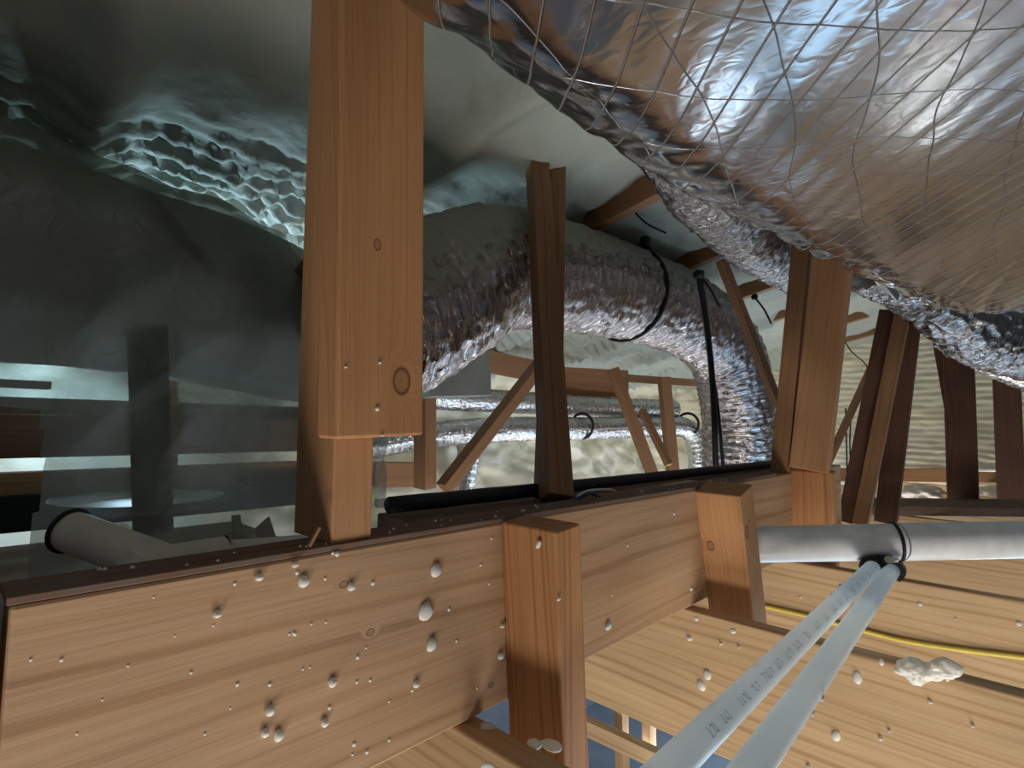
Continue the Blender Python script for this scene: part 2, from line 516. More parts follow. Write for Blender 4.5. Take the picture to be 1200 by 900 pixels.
def flex_foil(name, base, rough, strength, dist, spray=None):
    """Thin foil pleated round a wire helix: sharp creases that follow the rings."""
    m, nt, b, out = mat_new(name)
    L = nt.links
    b.inputs['Metallic'].default_value = 1.0
    b.inputs['Base Color'].default_value = (*base, 1)
    b.inputs['Roughness'].default_value = rough
    uv = nd(nt, 'ShaderNodeUVMap', uv_map='UVMap')
    mp = nd(nt, 'ShaderNodeMapping'); mp.inputs['Scale'].default_value = (95, 16, 1)
    L.new(uv.outputs[0], mp.inputs[0])
    n = nd(nt, 'ShaderNodeTexNoise', noise_dimensions='2D', i_Scale=1.0, i_Detail=4.0, i_Roughness=0.65, i_Distortion=0.9)
    L.new(mp.outputs[0], n.inputs[0])
    mp2 = nd(nt, 'ShaderNodeMapping'); mp2.inputs['Scale'].default_value = (60, 26, 1); mp2.inputs['Rotation'].default_value = (0, 0, 0.25)
    L.new(uv.outputs[0], mp2.inputs[0])
    v = nd(nt, 'ShaderNodeTexVoronoi', voronoi_dimensions='2D', feature='F1', i_Scale=1.0)
    L.new(mp2.outputs[0], v.inputs[0])
    h = nd(nt, 'ShaderNodeMath', operation='MULTIPLY_ADD', n_1=0.6)
    L.new(v.outputs['Distance'], h.inputs[0]); L.new(n.outputs[0], h.inputs[2])
    bp = nd(nt, 'ShaderNodeBump', i_Strength=strength, i_Distance=dist)
    L.new(h.outputs[0], bp.inputs['Height']); L.new(bp.outputs[0], b.inputs['Normal'])
    if spray:
        # dull foam overspray settled on the upper side of the duct
        geo = nd(nt, 'ShaderNodeNewGeometry')
        sep = nd(nt, 'ShaderNodeSeparateXYZ'); L.new(geo.outputs['Normal'], sep.inputs[0])
        tc = nd(nt, 'ShaderNodeTexCoord')
        nn = nd(nt, 'ShaderNodeTexNoise', i_Scale=14.0, i_Detail=5.0); L.new(tc.outputs['Object'], nn.inputs[0])
        ma = nd(nt, 'ShaderNodeMath', operation='MULTIPLY_ADD', n_1=1.1); L.new(nn.outputs[0], ma.inputs[0]); L.new(sep.outputs[2], ma.inputs[2])
        mr = nd(nt, 'ShaderNodeMapRange', interpolation_type='SMOOTHSTEP')
        mr.inputs['From Min'].default_value = spray; mr.inputs['From Max'].default_value = spray + 0.35
        L.new(ma.outputs[0], mr.inputs[0])
        d = nd(nt, 'ShaderNodeBsdfPrincipled'); d.inputs['Base Color'].default_value = (0.36, 0.37, 0.32, 1); d.inputs['Roughness'].default_value = 0.6
        mx = nd(nt, 'ShaderNodeMixShader'); L.new(mr.outputs[0], mx.inputs[0]); L.new(b.outputs[0], mx.inputs[1]); L.new(d.outputs[0], mx.inputs[2])
        L.new(mx.outputs[0], out.inputs[0])
    return m


FOIL_FLEX = flex_foil('crinkled_foil', (0.34, 0.315, 0.30), 0.13, 0.9, 0.006)
FOIL_SPRAYED = flex_foil('oversprayed_crinkled_foil', (0.52, 0.47, 0.45), 0.12, 0.9, 0.006, spray=0.62)
FOIL_FAR = flex_foil('bright_crinkled_foil', (0.62, 0.61, 0.60), 0.18, 0.7, 0.005)
METAL = simple('galvanised_sheet', (0.36, 0.38, 0.35), 0.5, 0.6, bump=(20, 0.1, 0.002))
PVC = simple('white_pvc', (0.93, 0.95, 0.95), 0.35, 0, 0.5, bump=(25, 0.05, 0.001))
PVC_OLD = simple('greyed_pvc', (0.72, 0.70, 0.63), 0.5, 0, 0.4, bump=(25, 0.05, 0.001))
RUBBER = simple('black_rubber', (0.012, 0.012, 0.014), 0.55, 0, 0.4, bump=(60, 0.1, 0.001))
DARKCLOTH = simple('black_strap_web', (0.012, 0.013, 0.013), 0.8, 0, 0.2, bump=(90, 0.2, 0.001))
YELLOW = simple('yellow_cable_sheath', (0.78, 0.60, 0.10), 0.45)
WHITECABLE = simple('white_cable_sheath', (0.7, 0.7, 0.68), 0.45)
BLUECABLE = simple('navy_cable_sheath', (0.03, 0.035, 0.09), 0.45)
GREYWRAP = simple('grey_duct_jacket', (0.40, 0.40, 0.34), 0.55, 0, 0.4, bump=(14, 0.4, 0.01))
INK = simple('faded_violet_ink', (0.58, 0.57, 0.64), 0.6)
CARD = simple('torn_grey_film', (0.42, 0.42, 0.38), 0.7)
STEEL = simple('nail_steel', (0.05, 0.045, 0.045), 0.5, 0.5)
CONCRETE = simple('blue_grey_screed', (0.30, 0.34, 0.40), 0.6, 0, 0.4, bump=(5, 0.2, 0.01))
DRYWALL = simple('plain_lower_wall', (0.62, 0.60, 0.56), 0.8, bump=(5, 0.05, 0.01))


def pex_mat():
    m, nt, b, out = mat_new('translucent_pex')
    L = nt.links
    tc = nd(nt, 'ShaderNodeTexCoord')
    n = nd(nt, 'ShaderNodeTexNoise', i_Scale=9.0, i_Detail=3.0)
    L.new(tc.outputs['Object'], n.inputs[0])
    r = ramp(nt, n.outputs[0], [(0.3, (0.84, 0.92, 0.95)), (0.7, (0.92, 0.96, 0.97))])
    L.new(r.outputs[0], b.inputs['Base Color'])
    b.inputs['Roughness'].default_value = 0.28
    tl = nd(nt, 'ShaderNodeBsdfTranslucent')
    L.new(r.outputs[0], tl.inputs[0])
    mx = nd(nt, 'ShaderNodeMixShader'); mx.inputs[0].default_value = 0.55
    L.new(b.outputs[0], mx.inputs[1]); L.new(tl.outputs[0], mx.inputs[2]); L.new(mx.outputs[0], out.inputs[0])
    return m


PEX = pex_mat()


def film_mat(name, col, clear):
    m, nt, b, out = mat_new(name)
    L = nt.links
    b.inputs['Base Color'].default_value = (*col, 1)
    b.inputs['Roughness'].default_value = 0.38
    tc = nd(nt, 'ShaderNodeTexCoord')
    n = nd(nt, 'ShaderNodeTexNoise', i_Scale=3.0, i_Detail=4.0, i_Distortion=0.8)
    L.new(tc.outputs['Object'], n.inputs[0])
    tr = nd(nt, 'ShaderNodeBsdfTransparent')
    tr.inputs[0].default_value = (0.80, 0.82, 0.78, 1)
    tl = nd(nt, 'ShaderNodeBsdfTranslucent')
    tl.inputs[0].default_value = (*col, 1)
    mx0 = nd(nt, 'ShaderNodeMixShader'); mx0.inputs[0].default_value = 0.62
    L.new(b.outputs[0], mx0.inputs[1]); L.new(tl.outputs[0], mx0.inputs[2])
    mx = nd(nt, 'ShaderNodeMixShader')
    r = ramp(nt, n.outputs[0], [(0.3, (clear - 0.22,) * 3), (0.7, (clear + 0.22,) * 3)])
    L.new(r.outputs[0], mx.inputs[0])
    L.new(mx0.outputs[0], mx.inputs[1]); L.new(tr.outputs[0], mx.inputs[2])
    L.new(mx.outputs[0], out.inputs[0])
    n2 = nd(nt, 'ShaderNodeTexNoise', i_Scale=14.0, i_Detail=3.0, i_Distortion=1.5)
    L.new(tc.outputs['Object'], n2.inputs[0])
    bp = nd(nt, 'ShaderNodeBump', i_Strength=0.7, i_Distance=0.02)
    L.new(n2.outputs[0], bp.inputs['Height']); L.new(bp.outputs[0], b.inputs['Normal']); L.new(bp.outputs[0], tl.inputs['Normal'])
    return m


FILM = film_mat('clear_plastic_sheeting', (0.44, 0.46, 0.42), 0.40)

# ------------------------------------------------------------------ the setting


def roofz(Y):
    return 0.62 + 0.23 * (1.05 - Y) + 0.45 * max(0.0, 0.45 - Y)


X0, X1, XG = -1.2, 5.0, 5.0
YE = 2.30


def ridge_rows(Y, X):
    k = min(1, max(0, (Y - 1.15) / 0.2))
    q = Y + 0.02 * fn(X * 3, Y * 2, 3.3, 2)
    return k * (0.010 * math.sin(q * 2 * math.pi / 0.052) + 0.022 * fn(X * 34, q * 40, 1.7, 3))


def make_ceiling():
    nx, ny = 420, 330
    y0, y1 = -1.3, 2.45
    vs_ = []
    for i in range(nx + 1):
        # denser towards the viewer's bays
        u = i / nx
        X = X0 + (X1 + 0.1 - X0) * (0.45 * u + 0.55 * u * u)
        for j in range(ny + 1):
            v = j / ny
            Y = y0 + (y1 - y0) * v
            z = roofz(Y)
            z += 0.030 * fn(X * 1.6, Y * 1.6, 0.2, 3) + 0.012 * fn(X * 8, Y * 8, 5.2, 4)
            # foam sags between the rafters and rolls over them
            q = ((X - 0.80) / 0.61) % 1.0
            d = min(q, 1 - q) * 0.61
            w = min(1, max(0, (abs(Y - 0.86) - 0.13) / 0.06)) if X > 1.1 else 1.0
            z -= (0.055 * w - 0.03 * (1 - w)) * math.exp(-(d / 0.05) ** 2)
            z += ridge_rows(Y, X)
            z -= 0.06 * math.exp(-((X - 1.0) / 0.10) ** 2 - ((Y - 0.88) / 0.10) ** 2)
            vs_.append((X, Y, z))
    fs = [(i * (ny + 1) + j, i * (ny + 1) + j + 1, (i + 1) * (ny + 1) + j + 1, (i + 1) * (ny + 1) + j) for i in range(nx) for j in range(ny)]
    o = mesh_obj('ceiling', vs_, fs, FOAM_SHADED, smooth=True)
    return tag(o, 'spray foam over the underside of the roof, shade put into its grey-green', 'ceiling', kind='structure')


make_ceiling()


def make_eave():
    nx, nz = 260, 90
    vs_ = []
    for i in range(nx + 1):
        X = X0 + (XG + 0.2 - X0) * i / nx
        for j in range(nz + 1):
            v = j / nz
            z = 0.40 - 0.98 * v
            Y = YE - 0.5 * max(0, v - 0.45) ** 1.3
            Y += 0.10 * fn(X * 2.2, z * 2.5, 1.2, 4) + 0.02 * fn(X * 11, z * 11, 4, 3)
            vs_.append((X, Y, z))
    fs = [(i * (nz + 1) + j, (i + 1) * (nz + 1) + j, (i + 1) * (nz + 1) + j + 1, i * (nz + 1) + j + 1) for i in range(nx) for j in range(nz)]
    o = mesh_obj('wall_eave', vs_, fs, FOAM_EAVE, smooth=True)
    return tag(o, 'cream spray foam banked along the low eave', 'wall', kind='structure')


make_eave()


def make_gable():
    ny, nz = 150, 150
    vs_ = []
    for i in range(ny + 1):
        Y = -1.4 + 3.9 * i / ny
        for j in range(nz + 1):
            z = -0.62 + 1.85 * j / nz
            X = XG + 0.03 * fn(Y * 2, z * 2, 8, 3)
            q = z + 0.018 * fn(Y * 3, z * 2, 2.2, 2)
            X += 0.005 * math.sin(q * 2 * math.pi / 0.045) + 0.010 * fn(Y * 9, z * 34, 1, 3)
            vs_.append((X, Y, z))
    fs = [(i * (nz + 1) + j, i * (nz + 1) + j + 1, (i + 1) * (nz + 1) + j + 1, (i + 1) * (nz + 1) + j) for i in range(ny) for j in range(nz)]
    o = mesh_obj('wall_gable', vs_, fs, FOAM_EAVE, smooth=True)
    return tag(o, 'pale rippled spray foam on the far gable wall', 'wall', kind='structure')


make_gable()


def slab(name, lo, hi, mat, label, cat, kind='structure'):
    vs_ = [(x, y, z) for x in (lo[0], hi[0]) for y in (lo[1], hi[1]) for z in (lo[2], hi[2])]
    fs = [(0, 1, 3, 2), (4, 6, 7, 5), (0, 4, 5, 1), (2, 3, 7, 6), (0, 2, 6, 4), (1, 5, 7, 3)]
    return tag(mesh_obj(name, vs_, fs, mat), label, cat, kind=kind)


slab('floor', (-3.2, -3.2, -2.75), (6.0, 3.2, -2.65), CONCRETE, 'blue-grey floor of the room below', 'floor')

# ------------------------------------------------------------------ framing: beam, joists, blocks, posts
BZ0, BZ1 = -0.360, -0.131
BY0, BY1 = 0.505, 0.545
beam = board('strongback_beam', (0.052, (BY0 + BY1) / 2, (BZ0 + BZ1) / 2), (2.30, (BY0 + BY1) / 2, (BZ0 + BZ1) / 2), BY1 - BY0, BZ1 - BZ0, (0, 0, 1), W_beam,
             'long pale pine beam on edge crossing the foreground, spotted with foam beads', 'beam', bev=0.003)

board('strongback_beam', (-1.30, (BY0 + BY1) / 2, (BZ0 + BZ1) / 2), (0.047, (BY0 + BY1) / 2, (BZ0 + BZ1) / 2), BY1 - BY0, BZ1 - BZ0, (0, 0, 1), W_block,  # unseen beam length, added to block light from below
      'unseen length of beam added past the left end of the pale pine beam to block light', 'beam', bev=0.003)

# foam beads stuck to the beam face (pixel of each in the photograph, turned to its place on the face)
big_beads = [(510, 668, 5.5, 8), (498, 716, 8, 10), (505, 755, 5.5, 8), (355, 681, 5, 7), (303, 676, 3.5, 4), (411, 687, 3.6, 5), (389, 799, 4, 5.5), (316, 832, 4, 6), (380, 846, 3.5, 5), (487, 801, 3.2, 4.2), (310, 858, 3.5, 5), (326, 861, 4.5, 7), (254, 719, 3.5, 4.5), (586, 768, 3, 4), (345, 661, 3, 3.2), (588, 733, 2.2, 2.2), (712, 733, 4, 4.5)]
small_beads = [(395, 649, 3), (437, 683, 2.6), (381, 678, 2), (275, 684, 2.2), (72, 773, 2.4), (36, 773, 2), (224, 788, 2), (278, 802, 2.4), (316, 802, 2.4), (344, 742, 2), (339, 743, 1.6), (346, 743, 2.2), (382, 729, 1.6), (365, 731, 1.6), (526, 714, 2.2), (535, 751, 1.8), (429, 759, 1.5), (419, 770, 2.4), (363, 782, 1.4), (355, 784, 1.6), (418, 799, 2), (434, 797, 2), (483, 809, 2), (456, 822, 1.6), (559, 806, 1.4), (386, 829, 2.5), (563, 662, 1.8), (576, 631, 1.6), (573, 684, 1.6), (348, 671, 2.4), (430, 881, 2.4), (413, 884, 1.8), (456, 867, 2), (415, 872, 2.6), (390, 648, 2), (250, 733, 1.6), (735, 639, 1.8), (717, 697, 1.5), (790, 602, 1.8), (810, 690, 2.2), (180, 700, 1.4), (150, 780, 1.6), (205, 745, 1.3), (120, 820, 1.5), (90, 860, 1.5), (240, 860, 1.7), (270, 830, 1.4)]


def bead_mesh(name, seed=1):
    bm = bmesh.new()
    bmesh.ops.create_icosphere(bm, subdivisions=2, radius=1.0)
    for v in bm.verts:
        f = 1 + 0.22 * noise.noise(v.co * 1.3 + Vector((seed, 0, 0)))
        v.co *= f
        if v.co.z < -0.25: v.co.x *= 1.12
    me = bpy.data.meshes.new(name)
    bm.to_mesh(me); bm.free()
    me.polygons.foreach_set('use_smooth', [True] * len(me.polygons))
    me.materials.append(FOAM_BEAD)
    return me


BEADS = [bead_mesh('foam_bead', k) for k in (1.3, 4.7, 9.2)]


def bead(parent, pos, rx, rz, depth, rot=0.0, axis='Y', n=[0]):
    o = bpy.data.objects.new('foam_bead', BEADS[n[0] % 3]); n[0] += 1
    C.objects.link(o)
    if axis == 'Y':
        mt = Matrix.Translation(pos) @ Matrix.Rotation(rot, 4, 'Y') @ Matrix.Diagonal((rx, depth, rz, 1))
    elif axis == 'X':
        mt = Matrix.Translation(pos) @ Matrix.Rotation(rot, 4, 'X') @ Matrix.Diagonal((depth, rx, rz, 1))
    else:
        mt = Matrix.Translation(pos) @ Matrix.Rotation(rot, 4, 'Z') @ Matrix.Diagonal((rx, rz, depth, 1))
    o.matrix_world = mt
    adopt(o, parent)
    return o


def specks(parent, items, matr):
    bm = bmesh.new()
    for (p, r) in items:
        bmesh.ops.create_icosphere(bm, subdivisions=1, radius=r, matrix=Matrix.Translation(p) @ Matrix.Diagonal((1, 0.8, 1.25, 1)))
    o = bm_obj('foam_specks', bm, matr, smooth=True)
    adopt(o, parent)
    o['kind'] = 'stuff'
    return o


for (x, y, w, h) in big_beads:
    p = onY(x, y, BY0)
    t = p.dot(Fw)
    bead(beam, p + Vector((0, -0.001, 0)), w * t / FPX * 1.25, h * t / FPX * 1.05, 0.0045, rot=random.uniform(-0.4, 0.4))
specks(beam, [(onY(x, y, BY0), r * onY(x, y, BY0).dot(Fw) / FPX) for (x, y, r) in small_beads], FOAM_BEAD)

# dusty boards lying along the top of the beam, and the plank behind it
board('top_plank', (0.05, 0.530, BZ1 + 0.003), (1.60, 0.530, BZ1 + 0.003), 0.049, 0.006, (0, 0, 1), W_dusty, 'thin dusty brown strip lying along the top of the foreground beam', 'plank', bev=0.001)
tp = [o for o in C.objects if o.name == 'top_plank'][0]
specks(tp, [(Vector((random.uniform(0.08, 1.3), random.uniform(0.508, 0.548), BZ1 + 0.006)), random.uniform(0.0012, 0.0026)) for _ in range(46)], FOAM_BEAD)
board('catwalk_plank', (0.46, 0.620, -0.150), (2.05, 0.620, -0.150), 0.135, 0.030, (0, 0, 1), W_dusty, 'wide dark dusty plank behind the beam, under the black pipe', 'plank')
board('scrap_lath', at(690, 585, 1.02), at(800, 567, 1.30), 0.030, 0.012, (0, 0, 1), W_web, 'short brown scrap of lath on top of the beam before the black pipe', 'lath')
board('pale_chip', at(775, 573, 1.2), at(812, 566, 1.28), 0.030, 0.012, (0, 0, 1), W_joist, 'small pale wood chip on top of the beam near the second block', 'wood chip')

JX = [0.465 + 0.6125 * k for k in range(-1, 8)]
joist_names = {0: 'pine joist at the bottom edge of the photo, beside the near block', 1: 'pale pine joist passing under the two white tubes', 2: 'pine joist carrying the yellow cable', 3: 'pine joist just below the white drain pipe'}
joists = {}
for k, X in enumerate(JX):
    kk = k - 1
    lab = joist_names.get(kk)
    if lab is None:
        lab = {-1: 'dim brown joist running off behind the beam at far left', 4: 'brown joist beyond the white drain pipe, first past the row', 5: 'brown joist in the far bays, second past the white pipe', 6: 'brown joist in the far bays, third past the white pipe', 7: 'brown joist nearest the far gable wall'}[kk]
    zt = -0.368 - 0.004 * (kk == 2) - 0.006 * (kk == 3)
    h = 0.255
    y0 = -1.6 if kk >= 0 else 0.62
    joists[kk] = board('floor_joist', (X + 0.019, y0, zt - h / 2), (X + 0.019, 2.25 if kk < 1 else 0.92, zt - h / 2), 0.038, h, (0, 0, 1), W_joist, lab, 'joist', 'floor joists', bev=0.003)

# foam drops and nails on the joists
for (x, y, w, h) in [(808, 748, 3, 3), (1005, 794, 4, 8), (822, 803, 4.5, 6), (829, 791, 4, 6), (980, 862, 4, 7), (845, 754, 1.6, 1.6), (866, 758, 1.4, 1.4), (1032, 865, 2, 2.4), (1042, 856, 1.5, 1.5), (948, 899, 2, 4), (1090, 822, 2.0, 2.0), (1140, 850, 1.8, 2)]:
    p = onX(x, y, JX[2]); t = p.dot(Fw)
    bead(joists[1], p, w * t / FPX * 1.2, h * t / FPX, 0.005, rot=random.uniform(-.4, .4), axis='X')
for (x, y, w) in [(859, 739, 3.2), (816, 725, 2.0), (1033, 776, 2.4), (1110, 795, 1.8)]:
    p = onZ(x, y, -0.368); t = p.dot(Fw)
    bead(joists[1], p, w * t / FPX * 1.2, w * t / FPX * 1.2, 0.005, axis='Z')
for (x, y, w, h) in [(572, 852, 6, 6), (626, 872, 7, 6), (646, 873, 9, 9), (571, 899, 2, 5)]:
    p = onZ(x, y, -0.368); t = p.dot(Fw)
    bead(joists[0], p, w * t / FPX, h * t / FPX * 1.6, 0.005, rot=random.random(), axis='Z')
for (x, y, w) in [(1078, 708, 2.4), (1194, 731, 2.8), (938, 700, 1.4), (1120, 725, 1.3)]:
    p = onX(x, y, JX[3]); t = p.dot(Fw)
    bead(joists[2], p, w * t / FPX, w * t / FPX, 0.004, axis='X')

# the big dried foam blob hanging on the joist top


def foam_blob(name, outline, X, label, thick=0.022):
    pts = [onX(x, y, X) for x, y in outline]
    cen = sum(pts, Vector()) / len(pts)
    vs_ = []; fs = []
    n = len(pts)
    rings = [(1.0, 0.0), (1.05, 0.35), (0.95, 0.75), (0.6, 1.0)]
    for s, d in rings:
        for p in pts:
            q = cen + (p - cen) * s
            q.x -= d * thick * (0.75 + 0.5 * noise.noise(p * 60))
            vs_.append(q)
    vs_.append(cen + Vector((-thick * 0.9, 0, 0))); vs_.append(cen)
    for r in range(len(rings) - 1):
        for k in range(n):
            fs.append((r * n + k, r * n + (k + 1) % n, (r + 1) * n + (k + 1) % n, (r + 1) * n + k))
    for k in range(n):
        fs.append(((len(rings) - 1) * n + k, (len(rings) - 1) * n + (k + 1) % n, len(rings) * n))
        fs.append((k, len(rings) * n + 1, (k + 1) % n))
    o = mesh_obj(name, vs_, fs, FOAM_BEAD, smooth=True)
    sub = o.modifiers.new('s', 'SUBSURF'); sub.levels = 3; sub.render_levels = 3
    tx = bpy.data.textures.new('foam_lumps', 'CLOUDS'); tx.noise_scale = 0.012
    dm = o.modifiers.new('d', 'DISPLACE'); dm.texture = tx; dm.texture_coords = 'GLOBAL'; dm.strength = 0.009; dm.mid_level = 0.5
    tag(o, label, 'foam')
    return o


foam_blob('foam_blob', [(1048, 778), (1062, 768), (1075, 772), (1090, 776), (1100, 768), (1118, 772), (1131, 786), (1120, 794), (1106, 792), (1098, 797), (1086, 794), (1082, 802), (1070, 803), (1064, 790), (1052, 789)], JX[2] - 0.004, 'grey-white lump of dried foam on the joist edge at right')

# blocks standing against the beam on the joists
board('upright_block', (0.551, 0.460, -0.127), (0.583, 0.460, -0.50), 0.090, 0.050, (1, 0, 0), W_block, 'upright reddish wooden block nailed to the beam in the foreground centre', 'block', 'upright blocks along the beam', bev=0.003)
blk1 = C.objects[-1] if False else bpy.data.objects['upright_block']
for (x, y, w, h) in [(631, 638, 3, 6), (655, 702, 1.8, 2.2), (624, 872, 4, 4), (648, 873, 5, 6), (676, 612, 2, 2)][:2]:
    p = onX(x, y, 0.524 if x < 650 else 0.532); t = p.dot(Fw)
    bead(blk1, p, w * t / FPX, h * t / FPX, 0.003, rot=0.5, axis='X')
board('upright_block', (1.130, 0.460, -0.125), (1.232, 0.460, -0.50), 0.092, 0.070, (1, 0, 0), W_block2, 'knotted wooden block against the beam at the end of the white pipe', 'block', 'upright blocks along the beam', bev=0.003)
board('upright_block', (1.745, 0.464, -0.118), (1.775, 0.464, -0.50), 0.130, 0.040, (1, 0, 0), W_block, 'wooden block under the doubled post, above the white pipe', 'block', 'upright blocks along the beam', bev=0.006)

# posts on the beam
board('stub_post', (0.311, 0.548, BZ1 + 0.006), (0.300, 0.548, 0.62), 0.080, 0.046, (1, 0, 0), W_post2, 'tan post standing on the beam behind the wide orange board', 'post', bev=0.002)
pb = board('post_board', (0.3155, 0.485, -0.018), (0.294, 0.485, 0.60), 0.037, 0.100, (1, 0, 0), W_post, 'wide orange fir board fixed to the front of the near post', 'board', bev=0.003)
for (x, y, r) in [(442, 479, 2.6), (445, 425, 1.8), (448, 510, 1.6), (405, 430, 1.4)]:
    p = onY(x, y, 0.466); bead(pb, p, r * p.dot(Fw) / FPX, r * p.dot(Fw) / FPX, 0.002)
board('web_post', (0.731, 0.575, BZ1 + 0.006), at(629, 180, 1.37), 0.038, 0.047, (1, -0.4, 0), W_web, 'slim brown post leaning left from the beam top, front strip', 'post', bev=0.002)
board('web_post', (0.752, 0.612, BZ1 + 0.0), at(652, 186, 1.42), 0.030, 0.042, (1, -0.4, 0), W_web, 'dark strip of timber behind the slim leaning post', 'post', bev=0.002)
board('double_post', (1.722, 0.532, BZ1), (1.722, 0.455, 0.64), 0.047, 0.040, (1, 0, 0), W_web, 'narrow half of the doubled post, left of its seam', 'post', bev=0.002)
board('double_post', (1.718, 0.455, -0.117), (1.718, 0.378, 0.55), 0.098, 0.040, (1, 0, 0), W_post2, 'wide half of the doubled post, right of its seam', 'post', bev=0.003)

# dark red truss webs at the right
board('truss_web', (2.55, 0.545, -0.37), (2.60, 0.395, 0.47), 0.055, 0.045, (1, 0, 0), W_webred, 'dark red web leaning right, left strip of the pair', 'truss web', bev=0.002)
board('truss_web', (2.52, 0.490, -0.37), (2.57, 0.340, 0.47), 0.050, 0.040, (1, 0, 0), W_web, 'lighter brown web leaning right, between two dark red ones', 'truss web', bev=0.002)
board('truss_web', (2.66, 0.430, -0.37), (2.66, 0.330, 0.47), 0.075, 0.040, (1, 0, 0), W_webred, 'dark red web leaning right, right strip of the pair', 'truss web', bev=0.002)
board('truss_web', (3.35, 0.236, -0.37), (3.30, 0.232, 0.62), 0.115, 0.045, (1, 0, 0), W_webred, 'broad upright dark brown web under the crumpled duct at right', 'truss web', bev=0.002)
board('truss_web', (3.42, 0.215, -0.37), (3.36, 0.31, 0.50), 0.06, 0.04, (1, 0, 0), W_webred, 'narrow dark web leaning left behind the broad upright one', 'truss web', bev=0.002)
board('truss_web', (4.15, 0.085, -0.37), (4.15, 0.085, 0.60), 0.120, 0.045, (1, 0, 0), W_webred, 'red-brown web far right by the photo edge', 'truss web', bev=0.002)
board('brace_strip', at(968, 547, 2.75), at(1036, 398, 2.95), 0.028, 0.028, (0, 0, 1), W_web, 'thin pale brace slanting before the rippled foam', 'brace')
board('brace_strip', at(845, 305, 1.95), at(912, 475, 2.05), 0.030, 0.030, (0, 0, 1), W_web, 'thin brown brace slanting in front of the large flexible duct', 'brace')

# low boards at the right, beyond the white pipe
board('dusty_header', at(1005, 593, 2.5), at(1330, 596, 2.35), 0.27, 0.04, (0, 0, 1), W_dusty, 'dusty brown header lying flat beyond the white drain pipe', 'header')
board('cross_rail', at(975, 556, 3.7), at(1215, 558, 3.6), 0.04, 0.085, (0, 0, 1), W_web, 'brown cross rail along the foot of the rippled wall', 'rail')
sweep('grey_conduit', [at(1145, 549, 3.25), at(1290, 553, 3.1)], 0.018, PVC_OLD, nl=4, ns=14, straight=True)
tag(bpy.data.objects['grey_conduit'], 'thin grey conduit running past the red-brown web at far right', 'conduit')

# rafters showing through the roof foam
rl = ['rafter edge showing through foam right of the slim centre post', 'rafter edge above the strapped part of the large duct', 'rafter edge left of the doubled post', 'rafter edge just right of the doubled post', 'rafter edge beyond the slanting pale brace', 'rafter edge farthest away, near the gable']
for k in range(6):
    X = 1.41 + 0.61 * k
    board('rafter', (X, 0.55, roofz(0.55) + 0.020), (X, 1.15, roofz(1.15) + 0.020), 0.040, 0.110, (0, 0, 1), W_web, rl[k], 'rafter', 'rafters', bev=0.002)

# ------------------------------------------------------------------ ducts


def crinkle(pitch, amp, am2, seed):
    def f(s, a, u):
        ph = s / pitch + 0.35 * noise.noise(Vector((math.cos(a) * 1.5, math.sin(a) * 1.5, s * 6 + seed)))
        r = amp * (abs(math.sin(math.pi * ph)) - 0.5)
        r += am2 * noise.noise(Vector((math.cos(a) * 7 + seed, math.sin(a) * 7, s * 38)))
        return r
    return f


# large overhead scrim-foil duct


